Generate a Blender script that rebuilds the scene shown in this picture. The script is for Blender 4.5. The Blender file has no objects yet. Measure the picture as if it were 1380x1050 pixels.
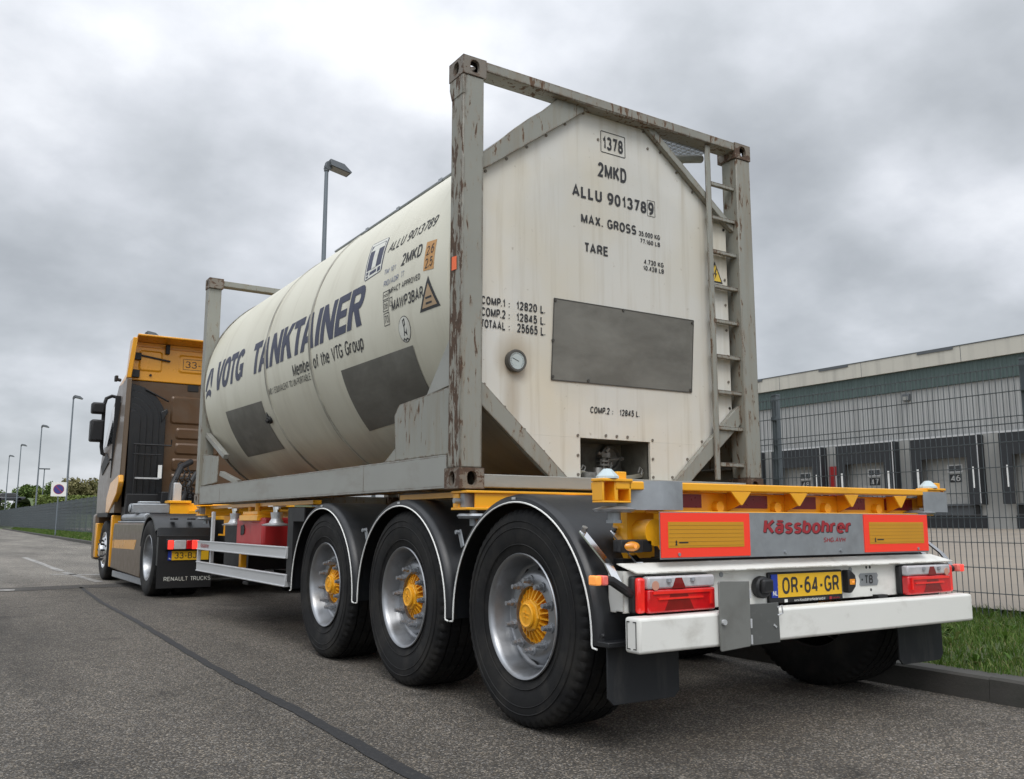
import bpy, bmesh, math, random
import numpy as np
from mathutils import Vector, Matrix

random.seed(7)
rng = np.random.default_rng(7)
scn = bpy.context.scene
COL = scn.collection
R = math.radians

# ------------------------------------------------------------------ camera
def look(yaw, pitch, roll):
    cy, sy, cp, sp = math.cos(yaw), math.sin(yaw), math.cos(pitch), math.sin(pitch)
    f = Vector((sy*cp, cy*cp, sp)); r = Vector((cy, -sy, 0)); u = r.cross(f)
    cr, sr = math.cos(roll), math.sin(roll)
    return Matrix(((cr*r+sr*u), (-sr*r+cr*u), -f)).transposed()
cam_data = bpy.data.cameras.new('camera')
cam = bpy.data.objects.new('camera', cam_data); COL.objects.link(cam)
CAM = Vector((-3.6888, -3.8386, 0.9762))
cam.matrix_world = Matrix.Translation(CAM) @ look(0.5732, 0.1483, 0.0011).to_4x4()
cam_data.sensor_width = 36; cam_data.lens = 1195.78/1380*36
cam_data.clip_start = 0.05; cam_data.clip_end = 6000
scn.camera = cam

# ------------------------------------------------------------------ view, sky, sun
scn.view_settings.view_transform = 'Standard'
scn.view_settings.look = 'None'
scn.view_settings.exposure = 0.28
scn.view_settings.gamma = 1.0
scn.cycles.use_denoising = True
scn.cycles.max_bounces = 8

SUN_EL, SUN_ROT = R(52), R(205)
world = bpy.data.worlds.new('World'); scn.world = world; world.use_nodes = True
wn, wl = world.node_tree.nodes, world.node_tree.links
wn.clear()
def N(nt, t, **kw):
    n = nt.nodes.new(t)
    for k, v in kw.items(): setattr(n, k, v)
    return n
def wm(op, a, b=None, clamp=False):
    n = N(world.node_tree, 'ShaderNodeMath', operation=op); n.use_clamp = clamp
    for i, x in enumerate((a, b)):
        if x is None: continue
        if isinstance(x, (int, float)): n.inputs[i].default_value = x
        else: wl.new(x, n.inputs[i])
    return n.outputs[0]
tc = N(world.node_tree, 'ShaderNodeTexCoord')
sep = N(world.node_tree, 'ShaderNodeSeparateXYZ'); wl.new(tc.outputs['Generated'], sep.inputs[0])
zc = wm('MAXIMUM', sep.outputs[2], 0.0)
den = wm('ADD', zc, 0.42)
comb = N(world.node_tree, 'ShaderNodeCombineXYZ')
wl.new(wm('DIVIDE', sep.outputs[0], den), comb.inputs[0]); wl.new(wm('DIVIDE', sep.outputs[1], den), comb.inputs[1])
def cloud_noise(scale, detail, rough, dist, off):
    m = N(world.node_tree, 'ShaderNodeVectorMath', operation='ADD'); wl.new(comb.outputs[0], m.inputs[0]); m.inputs[1].default_value = off
    n = N(world.node_tree, 'ShaderNodeTexNoise'); n.inputs['Scale'].default_value = scale
    n.inputs['Detail'].default_value = detail; n.inputs['Roughness'].default_value = rough; n.inputs['Distortion'].default_value = dist
    wl.new(m.outputs[0], n.inputs['Vector']); return n.outputs[0]
n1 = cloud_noise(2.1, 8, 0.50, 0.0, (5.1, 1.2, 0))
n2 = cloud_noise(0.50, 3, 0.5, 0.2, (7.7, 4.1, 2))
n3 = cloud_noise(2.1, 8, 0.50, 0.0, (5.1+0.10, 1.2+0.13, 0))
n4 = cloud_noise(5.5, 5, 0.55, 0.0, (1.1, 2.2, 3))
cl = wm('ADD', wm('ADD', wm('MULTIPLY', n1, 0.52), wm('MULTIPLY', n2, 0.40)), wm('MULTIPLY', n4, 0.08))
cl = wm('ADD', cl, wm('MULTIPLY', wm('SUBTRACT', n1, n3), 0.30))
ramp = N(world.node_tree, 'ShaderNodeValToRGB'); wl.new(cl, ramp.inputs[0])
ce = ramp.color_ramp.elements
ce[0].position = 0.33; ce[0].color = (0.33, 0.348, 0.378, 1)
ce[1].position = 0.665; ce[1].color = (0.84, 0.86, 0.90, 1)
for p_, c_ in ((0.42, (0.405, 0.43, 0.46, 1)), (0.50, (0.50, 0.527, 0.562, 1)), (0.58, (0.64, 0.665, 0.71, 1))):
    e = ce.new(p_); e.color = c_
# an overcast sky grows brighter towards the zenith and towards the hidden sun
sund = Vector((math.sin(SUN_ROT)*math.cos(SUN_EL), math.cos(SUN_ROT)*math.cos(SUN_EL), math.sin(SUN_EL)))
dot = N(world.node_tree, 'ShaderNodeVectorMath', operation='DOT_PRODUCT')
wl.new(tc.outputs['Generated'], dot.inputs[0]); dot.inputs[1].default_value = sund
glow = wm('POWER', wm('MAXIMUM', dot.outputs['Value'], 0.0), 3.0)
zen = wm('MULTIPLY', wm('POWER', zc, 4.0), 2.4)
gain = wm('MULTIPLY', wm('ADD', wm('ADD', 0.95, zen), wm('MULTIPLY', glow, 1.3)), 10.0)
cm = N(world.node_tree, 'ShaderNodeVectorMath', operation='SCALE'); wl.new(ramp.outputs[0], cm.inputs[0]); wl.new(gain, cm.inputs['Scale'])
sky = N(world.node_tree, 'ShaderNodeTexSky', sky_type='NISHITA'); sky.sun_disc = False
sky.sun_elevation = SUN_EL; sky.sun_rotation = SUN_ROT
mx = N(world.node_tree, 'ShaderNodeMix', data_type='RGBA'); mx.inputs[0].default_value = 0.93
wl.new(sky.outputs[0], mx.inputs[6]); wl.new(cm.outputs[0], mx.inputs[7])
bg = N(world.node_tree, 'ShaderNodeBackground'); bg.inputs[1].default_value = 0.1
wl.new(mx.outputs[2], bg.inputs[0])
wo = N(world.node_tree, 'ShaderNodeOutputWorld'); wl.new(bg.outputs[0], wo.inputs[0])

sl = bpy.data.lights.new('sun', 'SUN'); sl.energy = 0.9; sl.angle = R(25); sl.color = (1.0, 0.96, 0.9)
sun = bpy.data.objects.new('sun', sl); COL.objects.link(sun)
sun.rotation_euler = (-sund).to_track_quat('-Z', 'Y').to_euler()

# ------------------------------------------------------------------ mesh helpers
class MB:
    def __init__(s): s.v = []; s.f = []
    def add(s, vs, fs):
        o = len(s.v); s.v += [tuple(x) for x in vs]; s.f += [tuple(i+o for i in f) for f in fs]; return s
    def box(s, x0, x1, y0, y1, z0, z1):
        v = [(x, y, z) for x in (x0, x1) for y in (y0, y1) for z in (z0, z1)]
        return s.add(v, [(0, 1, 3, 2), (4, 6, 7, 5), (0, 4, 5, 1), (2, 3, 7, 6), (0, 2, 6, 4), (1, 5, 7, 3)])
    def prism(s, poly, axis, a, b):
        n = len(poly)
        def P(p, t):
            if axis == 'x': return (t, p[0], p[1])
            if axis == 'y': return (p[0], t, p[1])
            return (p[0], p[1], t)
        v = [P(p, a) for p in poly] + [P(p, b) for p in poly]
        f = [tuple(range(n)), tuple(range(2*n-1, n-1, -1))] + [(i, (i+1) % n, n+(i+1) % n, n+i) for i in range(n)]
        return s.add(v, f)
    def cyl(s, p0, p1, r0, r1=None, n=16, caps=True):
        p0, p1 = Vector(p0), Vector(p1); r1 = r0 if r1 is None else r1
        d = (p1-p0).normalized(); a = d.orthogonal().normalized(); b = d.cross(a)
        v = []
        for p, r in ((p0, r0), (p1, r1)):
            for i in range(n):
                t = 2*math.pi*i/n; v.append(p+a*(r*math.cos(t))+b*(r*math.sin(t)))
        f = [(i, (i+1) % n, n+(i+1) % n, n+i) for i in range(n)]
        if caps: f += [tuple(range(n)), tuple(range(2*n-1, n-1, -1))]
        return s.add(v, f)
    def tube(s, path, r, n=8):
        path = [Vector(p) for p in path]; v = []; up = None
        for i, p in enumerate(path):
            d = (path[min(i+1, len(path)-1)]-path[max(i-1, 0)]).normalized()
            if up is None: up = d.orthogonal().normalized()
            up = (up-d*up.dot(d)).normalized(); b = d.cross(up)
            for k in range(n):
                t = 2*math.pi*k/n; v.append(p+up*(r*math.cos(t))+b*(r*math.sin(t)))
        f = []
        for i in range(len(path)-1):
            for k in range(n): f.append((i*n+k, i*n+(k+1) % n, (i+1)*n+(k+1) % n, (i+1)*n+k))
        f += [tuple(range(n)), tuple(range(len(path)*n-1, (len(path)-1)*n-1, -1))]
        return s.add(v, f)
    def lathe(s, c, axis, prof, n=64, wob=None, closed=False):
        """prof: (radius, offset along axis)"""
        v = []; c = Vector(c)
        for j, (r, t) in enumerate(prof):
            for i in range(n):
                a = 2*math.pi*i/n; rr = r+(wob(j, i) if wob else 0)
                u, w = rr*math.cos(a), rr*math.sin(a)
                v.append(c+Vector((t, u, w) if axis == 'x' else (u, t, w) if axis == 'y' else (u, w, t)))
        m = len(prof); f = []
        for j in range(m if closed else m-1):
            k = (j+1) % m
            for i in range(n): f.append((j*n+i, j*n+(i+1) % n, k*n+(i+1) % n, k*n+i))
        return s.add(v, f)
    def poly(s, *pts): return s.add(pts, [tuple(range(len(pts)))])
    def obox(s, a, b, w, h, up=(0, 0, 1)):
        a, b = Vector(a), Vector(b); d = (b-a).normalized(); sd = d.cross(Vector(up)).normalized(); u = sd.cross(d)
        v = []
        for p in (a, b):
            for i, j in ((-1, -1), (1, -1), (1, 1), (-1, 1)): v.append(p+sd*(w/2*i)+u*(h/2*j))
        return s.add(v, [(0, 1, 2, 3), (7, 6, 5, 4), (0, 4, 5, 1), (1, 5, 6, 2), (2, 6, 7, 3), (3, 7, 4, 0)])

WPOS = {}
def root(name, loc, label, cat, group=None, rotz=0):
    o = bpy.data.objects.new(name, None); COL.objects.link(o); o.location = loc; o.rotation_euler = (0, 0, rotz)
    o.empty_display_size = 0.2
    o['label'] = label; o['category'] = cat
    if group: o['group'] = group
    WPOS[o.name] = Vector(loc); return o
def build(mb, name, mat, parent=None, origin=None, bevel=0.0, smooth=35, recalc=True, seg=2):
    if origin is None: origin = WPOS[parent.name] if parent else Vector((0, 0, 0))
    origin = Vector(origin)
    me = bpy.data.meshes.new(name)
    me.from_pydata([(x-origin.x, y-origin.y, z-origin.z) for x, y, z in mb.v], [], mb.f)
    if recalc:
        bm = bmesh.new(); bm.from_mesh(me); bmesh.ops.recalc_face_normals(bm, faces=bm.faces); bm.to_mesh(me); bm.free()
    me.materials.append(mat)
    if smooth:
        me.shade_smooth(); me.set_sharp_from_angle(angle=R(smooth))
    o = bpy.data.objects.new(name, me); COL.objects.link(o)
    if parent:
        o.parent = parent; o.location = origin-WPOS[parent.name]
    else: o.location = origin
    WPOS[o.name] = origin
    if bevel:
        md = o.modifiers.new('bevel', 'BEVEL'); md.width = bevel; md.segments = seg; md.limit_method = 'ANGLE'; md.angle_limit = R(40)
    return o
def one(mb, name, mat, label, cat, group=None, origin=None, **kw):
    o = build(mb, name, mat, None, origin, **kw); o['label'] = label; o['category'] = cat
    if group: o['group'] = group
    return o
def structure(mb, name, mat, **kw):
    o = build(mb, name, mat, None, **kw); o['kind'] = 'structure'; return o
def copy_tree(o, parent=None):
    c = o.copy(); COL.objects.link(c)
    if parent: c.parent = parent
    WPOS[c.name] = WPOS.get(o.name, Vector((0, 0, 0)))
    for ch in list(o.children): copy_tree(ch, c)
    return c

# ------------------------------------------------------------------ lettering: a stroke-drawn grotesque
def arc_(cx, cy, rx, ry, a0, a1, n=9, e=2.35):
    o = []
    for i in range(n+1):
        a = R(a0+(a1-a0)*i/n); c, s_ = math.cos(a), math.sin(a)
        o.append((cx+rx*math.copysign(abs(c)**(2/e), c), cy+ry*math.copysign(abs(s_)**(2/e), s_)))
    return o
def glyphs():
    A = arc_; G = {}
    O_ = lambda w, y0, y1: A(w/2, (y0+y1)/2, w/2, (y1-y0)/2, 90, 450, 28)
    G['O'] = (.66, [O_(.66, 0, 1)]); G['0'] = (.54, [O_(.54, 0, 1)]); G['Q'] = (.66, [O_(.66, 0, 1), [(.42, .22), (.68, -.04)]])
    G['C'] = (.62, [A(.32, .5, .32, .5, 35, 325, 20)]); G['G'] = (.66, [A(.33, .5, .33, .5, 38, 322, 20), [(.38, .46), (.66, .46), (.66, .06)]])
    G['U'] = (.60, [[(0, 1), (0, .32)]+A(.30, .30, .30, .30, 180, 360, 12)+[(.60, 1)]]); G['J'] = (.46, [A(.22, .27, .22, .27, 190, 360, 10)+[(.44, 1)]])
    G['A'] = (.70, [[(0, 0), (.35, 1), (.70, 0)], [(.13, .30), (.57, .30)]]); G['V'] = (.68, [[(0, 1), (.34, 0), (.68, 1)]])
    G['W'] = (.98, [[(0, 1), (.24, 0), (.49, .96), (.74, 0), (.98, 1)]]); G['M'] = (.78, [[(0, 0), (0, 1)], [(.0, .98), (.39, .06), (.78, .98)], [(.78, 1), (.78, 0)]])
    G['N'] = (.62, [[(0, 0), (0, 1)], [(.0, .97), (.62, .03)], [(.62, 0), (.62, 1)]]); G['H'] = (.60, [[(0, 0), (0, 1)], [(.60, 0), (.60, 1)], [(0, .52), (.60, .52)]])
    G['K'] = (.62, [[(0, 0), (0, 1)], [(.60, 1), (.03, .38)], [(.20, .58), (.64, 0)]]); G['X'] = (.62, [[(0, 0), (.62, 1)], [(0, 1), (.62, 0)]])
    G['T'] = (.58, [[(0, 1), (.58, 1)], [(.29, 1), (.29, 0)]]); G['L'] = (.50, [[(0, 1), (0, 0), (.50, 0)]]); G['I'] = (.02, [[(.01, 0), (.01, 1)]])
    G['E'] = (.54, [[(.54, 1), (0, 1), (0, 0), (.55, 0)], [(0, .52), (.49, .52)]]); G['F'] = (.52, [[(.52, 1), (0, 1), (0, 0)], [(0, .50), (.45, .50)]])
    bowl = lambda w, y0, y1: [(0, y1), (w-.26, y1)]+A(w-.26, (y0+y1)/2, .26, (y1-y0)/2, 90, -90, 12)+[(0, y0)]
    G['P'] = (.56, [[(0, 0), (0, 1)], bowl(.56, .45, 1)]); G['R'] = (.60, [[(0, 0), (0, 1)], bowl(.57, .47, 1), [(.32, .47), (.42, .42), (.60, 0)]])
    G['D'] = (.60, [[(0, 0), (0, 1), (.26, 1)]+A(.26, .5, .35, .5, 90, -90, 16)+[(0, 0)]]); G['B'] = (.58, [[(0, 0), (0, 1)], bowl(.54, .53, 1), bowl(.58, 0, .53)])
    G['S'] = (.58, [A(.29, .745, .28, .255, 30, 270, 14)[:-1]+[(.29, .50)]+A(.29, .255, .29, .255, 90, -150, 14)[1:]])
    G['Z'] = (.56, [[(0, 1), (.55, 1), (.0, 0), (.57, 0)]]); G['Y'] = (.64, [[(0, 1), (.32, .44), (.64, 1)], [(.32, .46), (.32, 0)]])
    G['1'] = (.30, [[(0, .76), (.17, .80), (.26, .98), (.26, 0)]]); G['2'] = (.52, [A(.26, .72, .26, .28, 165, -30, 12)+[(.0, 0), (.54, 0)]])
    G['3'] = (.52, [A(.25, .755, .24, .245, 160, -90, 12), A(.25, .255, .27, .255, 90, -165, 13)]); G['4'] = (.56, [[(.56, .24), (0, .24), (.40, 1)], [(.42, 1), (.42, 0)]])
    G['5'] = (.52, [[(.50, 1), (.08, 1), (.03, .50)]+A(.25, .33, .27, .33, 120, -160, 14)]); G['6'] = (.54, [A(.27, .31, .27, .31, 90, 450, 20), A(.36, .31, .36, .69, 180, 75, 9)])
    G['7'] = (.52, [[(0, 1), (.52, 1), (.18, 0)]]); G['8'] = (.54, [A(.27, .755, .235, .245, 90, 450, 20), A(.27, .255, .27, .255, 90, 450, 20)]); G['9'] = (.54, [A(.27, .69, .27, .31, 90, 450, 20), A(.18, .69, .36, .69, 0, -105, 9)])
    dot = lambda x, y: [(x-.001, y-.07), (x-.001, y+.07)]
    G['.'] = (.02, [[(.01, -.02), (.01, .10)]]); G[':'] = (.02, [[(.01, .02), (.01, .14)], [(.01, .50), (.01, .62)]]); G['-'] = (.26, [[(0, .40), (.26, .40)]]); G['/'] = (.34, [[(0, 0), (.34, 1)]]); G[' '] = (.16, [])
    X = .72
    G['o'] = (.50, [O_(.50, 0, X)]); G['e'] = (.50, [[(.02, .38), (.50, .38)]+A(.25, .36, .25, .36, 5, 320, 18)]); G['c'] = (.46, [A(.25, .36, .25, .36, 40, 320, 16)])
    G['m'] = (.74, [[(0, 0), (0, X)], [(0, .46)]+A(.185, .46, .185, .26, 180, 0, 9)+[(.37, 0)], [(.37, .46)]+A(.555, .46, .185, .26, 180, 0, 9)+[(.74, 0)]])
    G['n'] = (.46, [[(0, 0), (0, X)], [(0, .46)]+A(.23, .46, .23, .26, 180, 0, 9)+[(.46, 0)]]); G['h'] = (.46, [[(0, 0), (0, 1)], [(0, .46)]+A(.23, .46, .23, .26, 180, 0, 9)+[(.46, 0)]])
    G['b'] = (.50, [[(0, 0), (0, 1)], A(.25, .36, .25, .36, 180, 540, 20)]); G['d'] = (.50, [[(.50, 0), (.50, 1)], A(.25, .36, .25, .36, 0, 360, 20)]); G['p'] = (.50, [[(0, -.26), (0, X)], A(.25, .36, .25, .36, 180, 540, 20)])
    G['r'] = (.30, [[(0, 0), (0, X)], [(0, .44)]+A(.22, .44, .22, .27, 180, 80, 7)+[(.31, .71)]]); G['t'] = (.30, [[(.13, .95), (.13, .12), (.18, .0), (.30, .0)], [(0, X), (.30, X)]]); G['f'] = (.30, [[(.12, 0), (.12, .84), (.18, .98), (.32, .98)], [(0, X), (.30, X)]])
    G['u'] = (.46, [[(0, X), (0, .26)]+A(.23, .26, .23, .26, 180, 360, 9)+[(.46, X)], [(.46, .3), (.46, 0)]]); G['s'] = (.44, [A(.22, .535, .20, .185, 30, 270, 10)[:-1]+[(.22, .36)]+A(.22, .18, .22, .18, 90, -150, 10)[1:]])
    G['a'] = (.46, [A(.21, .50, .22, .22, 150, 0, 9)+[(.44, 0)], A(.22, .21, .22, .21, 20, 340, 14)]); G['ä'] = (.46, G['a'][1]+[dot(.12, .95), dot(.34, .95)]); G['l'] = (.02, [[(.01, 0), (.01, 1)]]); G['i'] = (.02, [[(.01, 0), (.01, X)], dot(.011, .95)])
    G['w'] = (.70, [[(0, X), (.17, 0), (.35, X-.04), (.53, 0), (.70, X)]]); G['k'] = (.46, [[(0, 0), (0, 1)], [(.44, X), (.02, .28)], [(.15, .42), (.47, 0)]])
    return G
GLY = glyphs()
def ribbon2(pts, t):
    """strip of quads of width t along a 2D polyline"""
    P = [Vector(p) for p in pts]; P = [p for i, p in enumerate(P) if i == 0 or (p-P[i-1]).length > 1e-6]
    closed = len(P) > 3 and (P[0]-P[-1]).length < 1e-5
    if closed: P = P[:-1]
    n = len(P); L, R_ = [], []
    for i in range(n):
        a = P[i-1] if (i > 0 or closed) else None; b = P[(i+1) % n] if (i < n-1 or closed) else None
        d1 = (P[i]-a).normalized() if a is not None else None; d2 = (b-P[i]).normalized() if b is not None else None
        if d1 is None: d1 = d2
        if d2 is None: d2 = d1
        n1, n2 = Vector((-d1.y, d1.x)), Vector((-d2.y, d2.x)); m_ = n1+n2
        if m_.length < 1e-4: m_ = n1.copy()
        m_.normalize(); k = min(1/max(m_.dot(n1), .3), 1.9)
        L.append(P[i]+m_*(t/2*k)); R_.append(P[i]-m_*(t/2*k))
    v = [q for pr_ in zip(L, R_) for q in pr_]
    f = [(2*i, 2*i+1, 2*((i+1) % n)+1, 2*((i+1) % n)) for i in range(n if closed else n-1)]
    return [tuple(q) for q in v], f
def text_strokes(body, w, h, bold=.14, shear=0.0, spacing=1.0):
    """list of (verts, faces) in metres; the text fills the box w x h; bold = stroke weight / height"""
    x = 0; S = []; gap = (.15+bold)*spacing; prev = ''
    for ch in body:
        gw, st = GLY[ch]
        if prev+ch in ('TA', 'AT', 'AV', 'VA', 'LT', 'AW', 'WA', 'P.', '7.', 'L.', 'VO', 'TO', 'TR', 'VT', 'KT', 'TG', 'OT'): x -= .13
        for s_ in st: S.append(ribbon2([(px+x, py) for px, py in s_], bold))
        x += gw+gap; prev = ch
    ps = [p for v, f in S for p in v]; x0, x1 = min(p[0] for p in ps), max(p[0] for p in ps); y0, y1 = min(p[1] for p in ps), max(p[1] for p in ps)
    sh = shear*h; kx_, ky = (w-abs(sh))/max(x1-x0, 1e-6), h/max(y1-y0, 1e-6)
    return [([((u-x0)*kx_+sh*(v_-y0)*ky/h, (v_-y0)*ky) for u, v_ in v], f) for v, f in S]
def lettering(mb, body, o, ex, ey, w, h, **kw):
    """flat lettering: lower left corner o, reading along ex, up along ey"""
    o, ex, ey = Vector(o), Vector(ex).normalized(), Vector(ey).normalized(); nn = ex.cross(ey)
    for i, (vs, fs) in enumerate(text_strokes(body, w, h, **kw)):
        l = nn*(.00012*(i % 7)); mb.add([o+ex*u+ey*v+l for u, v in vs], fs)

# ------------------------------------------------------------------ materials
def base_mat(name):
    m = bpy.data.materials.new(name); m.use_nodes = True
    nt = m.node_tree; b = nt.nodes['Principled BSDF']; return m, nt, b
def coords(nt, scale=(1, 1, 1), kind='Object'):
    t = N(nt, 'ShaderNodeTexCoord'); mp = N(nt, 'ShaderNodeMapping'); mp.inputs['Scale'].default_value = scale
    nt.links.new(t.outputs[kind], mp.inputs[0]); return mp.outputs[0]
def noise(nt, vec, scale, detail=4, rough=0.55, dist=0.0):
    n = N(nt, 'ShaderNodeTexNoise'); n.inputs['Scale'].default_value = scale; n.inputs['Detail'].default_value = detail
    n.inputs['Roughness'].default_value = rough; n.inputs['Distortion'].default_value = dist
    nt.links.new(vec, n.inputs['Vector']); return n.outputs[0]
def rampf(nt, fac, stops):
    r = N(nt, 'ShaderNodeValToRGB'); nt.links.new(fac, r.inputs[0]); el = r.color_ramp.elements
    while len(el) < len(stops): el.new(0.5)
    for e_, (p, c) in zip(el, stops):
        e_.position = p; e_.color = (c, c, c, 1) if isinstance(c, (int, float)) else (*c, 1)
    return r.outputs[0]
def mix(nt, fac, a, b):
    n = N(nt, 'ShaderNodeMix', data_type='RGBA')
    for i, x in ((0, fac), (6, a), (7, b)):
        if isinstance(x, (int, float)): n.inputs[i].default_value = x
        elif isinstance(x, (tuple, list)): n.inputs[i].default_value = (*x[:3], 1)
        else: nt.links.new(x, n.inputs[i])
    return n.outputs[2]
def math_(nt, op, a, b=0.0, clamp=False):
    n = N(nt, 'ShaderNodeMath', operation=op); n.use_clamp = clamp
    for i, x in enumerate((a, b)):
        if isinstance(x, (int, float)): n.inputs[i].default_value = x
        else: nt.links.new(x, n.inputs[i])
    return n.outputs[0]
def bump(nt, b, h, strength=0.3, dist=0.01):
    n = N(nt, 'ShaderNodeBump'); n.inputs['Strength'].default_value = strength; n.inputs['Distance'].default_value = dist
    nt.links.new(h, n.inputs['Height']); nt.links.new(n.outputs[0], b.inputs['Normal'])
def paint(name, col, rough=0.5, metal=0.0, var=0.12, vs=2.5, dirt=None, dscale=(1.5, 1.5, 1.5), dpos=(0.5, 0.75), bmp=0.0, bs=40, emit=0, coat=0.0, edge=None, spec=0.5):
    m, nt, b = base_mat(name)
    v = coords(nt)
    c = mix(nt, noise(nt, v, vs, 5), tuple(x*(1-var) for x in col), tuple(min(1, x*(1+var)) for x in col))
    if dirt:
        dn = noise(nt, coords(nt, dscale), 1.0, 7, 0.62, 0.3)
        c = mix(nt, rampf(nt, dn, [(dpos[0], 0.0), (dpos[1], 0.85)]), c, dirt)
    if edge:
        bv = N(nt, 'ShaderNodeBevel'); bv.samples = 4; bv.inputs[0].default_value = edge[1]
        ge = N(nt, 'ShaderNodeNewGeometry'); d = N(nt, 'ShaderNodeVectorMath', operation='DOT_PRODUCT')
        nt.links.new(bv.outputs[0], d.inputs[0]); nt.links.new(ge.outputs['Normal'], d.inputs[1])
        ew = math_(nt, 'MULTIPLY', math_(nt, 'SUBTRACT', 1.0, d.outputs['Value']), 6.0)
        ew = math_(nt, 'MULTIPLY', ew, rampf(nt, noise(nt, v, 9, 5), [(0.42, 0.0), (0.6, 1.0)]), clamp=True)
        c = mix(nt, ew, c, edge[0])
    nt.links.new(c, b.inputs['Base Color'])
    nt.links.new(math_(nt, 'ADD', math_(nt, 'MULTIPLY', noise(nt, v, vs*4, 4), 0.2), rough-0.1), b.inputs['Roughness'])
    b.inputs['Metallic'].default_value = metal; b.inputs['Coat Weight'].default_value = coat
    b.inputs['Specular IOR Level'].default_value = spec
    if bmp: bump(nt, b, noise(nt, v, bs, 4), bmp, 0.004)
    if emit:
        b.inputs['Emission Color'].default_value = (*col, 1); b.inputs['Emission Strength'].default_value = emit
    return m
def rusty(name, col, amount=0.5, rust=(0.13, 0.055, 0.028), stretch=(7, 7, 1.6), edge_w=0.02, streak=True, side=0.0, fine=4.2):
    m, nt, b = base_mat(name)
    v = coords(nt); vs_ = coords(nt, stretch)
    c = mix(nt, noise(nt, v, 2.2, 5), tuple(x*0.82 for x in col), tuple(x*1.12 for x in col))
    if streak:
        st = rampf(nt, noise(nt, coords(nt, (9, 9, 0.7)), 1.0, 6, 0.65), [(0.52, 0.0), (0.75, 0.6)])
        c = mix(nt, st, c, (0.20, 0.155, 0.095))
    big = rampf(nt, noise(nt, coords(nt, (1.1, 1.1, 0.9)), 1.6, 3), [(0.38, 0.0), (0.62, 0.16)])
    ch = math_(nt, 'ADD', noise(nt, vs_, fine, 9, 0.66, 0.4), math_(nt, 'MULTIPLY', big, amount))
    if side:
        gn = N(nt, 'ShaderNodeNewGeometry'); sx_n = N(nt, 'ShaderNodeSeparateXYZ'); nt.links.new(gn.outputs['Normal'], sx_n.inputs[0])
        ch = math_(nt, 'ADD', ch, math_(nt, 'MULTIPLY', math_(nt, 'MULTIPLY', sx_n.outputs[0], -1.0, clamp=True), side))
    mask = rampf(nt, ch, [(0.655-0.02*amount, 0.0), (0.675-0.02*amount, 1.0)])
    bv = N(nt, 'ShaderNodeBevel'); bv.samples = 6; bv.inputs[0].default_value = edge_w
    ge = N(nt, 'ShaderNodeNewGeometry'); d = N(nt, 'ShaderNodeVectorMath', operation='DOT_PRODUCT')
    nt.links.new(bv.outputs[0], d.inputs[0]); nt.links.new(ge.outputs['Normal'], d.inputs[1])
    ew = math_(nt, 'MULTIPLY', math_(nt, 'SUBTRACT', 1.0, d.outputs['Value']), 7.0)
    ew = math_(nt, 'MULTIPLY', ew, rampf(nt, noise(nt, vs_, 3.0, 6, 0.7), [(0.44, 0.0), (0.56, 1.0)]), clamp=True)
    mask = math_(nt, 'MAXIMUM', mask, ew)
    rc = mix(nt, noise(nt, v, 38, 4), tuple(x*0.35 for x in rust), tuple(x*1.7 for x in rust))
    halo = rampf(nt, ch, [(0.57, 0.0), (0.67, 0.35)])
    c = mix(nt, halo, c, (0.24, 0.15, 0.075))
    c = mix(nt, mask, c, rc)
    nt.links.new(c, b.inputs['Base Color'])
    nt.links.new(math_(nt, 'ADD', math_(nt, 'MULTIPLY', mask, 0.35), 0.5), b.inputs['Roughness'])
    h = math_(nt, 'SUBTRACT', math_(nt, 'MULTIPLY', noise(nt, v, 30, 4), 0.4), math_(nt, 'MULTIPLY', mask, 0.8))
    bump(nt, b, h, 0.35, 0.004)
    return m
def glass_lens(name, col, rough=0.12, emit=0.0, ecol=None):
    m, nt, b = base_mat(name)
    v = coords(nt)
    w = N(nt, 'ShaderNodeTexWave'); w.inputs['Scale'].default_value = 55; w.bands_direction = 'X'; nt.links.new(v, w.inputs['Vector'])
    c = mix(nt, noise(nt, v, 22, 3), tuple(x*0.7 for x in col), tuple(min(1, x*1.25) for x in col))
    nt.links.new(c, b.inputs['Base Color']); b.inputs['Roughness'].default_value = rough
    b.inputs['Coat Weight'].default_value = 0.6; b.inputs['Subsurface Weight'].default_value = 0.0
    bump(nt, b, w.outputs[1], 0.15, 0.002)
    if emit:
        b.inputs['Emission Color'].default_value = (*(ecol or col), 1); b.inputs['Emission Strength'].default_value = emit
    return m

M = {}
M['grey'] = rusty('container_grey', (0.255, 0.255, 0.222), 0.42, rust=(0.10, 0.058, 0.033))
M['grey_worn'] = rusty('container_grey_worn', (0.255, 0.255, 0.222), 0.62, rust=(0.080, 0.048, 0.030), edge_w=0.032, side=0.105)
M['grey_rail'] = rusty('container_grey_rail', (0.235, 0.23, 0.198), 0.75, rust=(0.11, 0.062, 0.035), edge_w=0.03)
M['grey_clean'] = paint('container_grey_clean', (0.285, 0.287, 0.262), 0.5, 0, 0.10, dirt=(0.16, 0.135, 0.10), dscale=(1.2, 1.2, 3.0), dpos=(0.5, 0.85), bmp=0.1, edge=((0.10, 0.055, 0.03), 0.012))
M['casting'] = rusty('casting_rust', (0.185, 0.16, 0.13), 1.5, rust=(0.085, 0.05, 0.032), stretch=(5, 5, 5))
M['yellow'] = paint('chassis_yellow', (0.86, 0.40, 0.012), 0.36, 0, 0.07, dirt=(0.28, 0.15, 0.03), dscale=(2, 2, 4), dpos=(0.56, 0.9), bmp=0.04, coat=0.2)
M['hub_yellow'] = paint('hub_yellow', (0.80, 0.37, 0.014), 0.45, 0, 0.12, vs=12, dirt=(0.22, 0.12, 0.03), dscale=(9, 9, 9), dpos=(0.5, 0.85))
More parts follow.
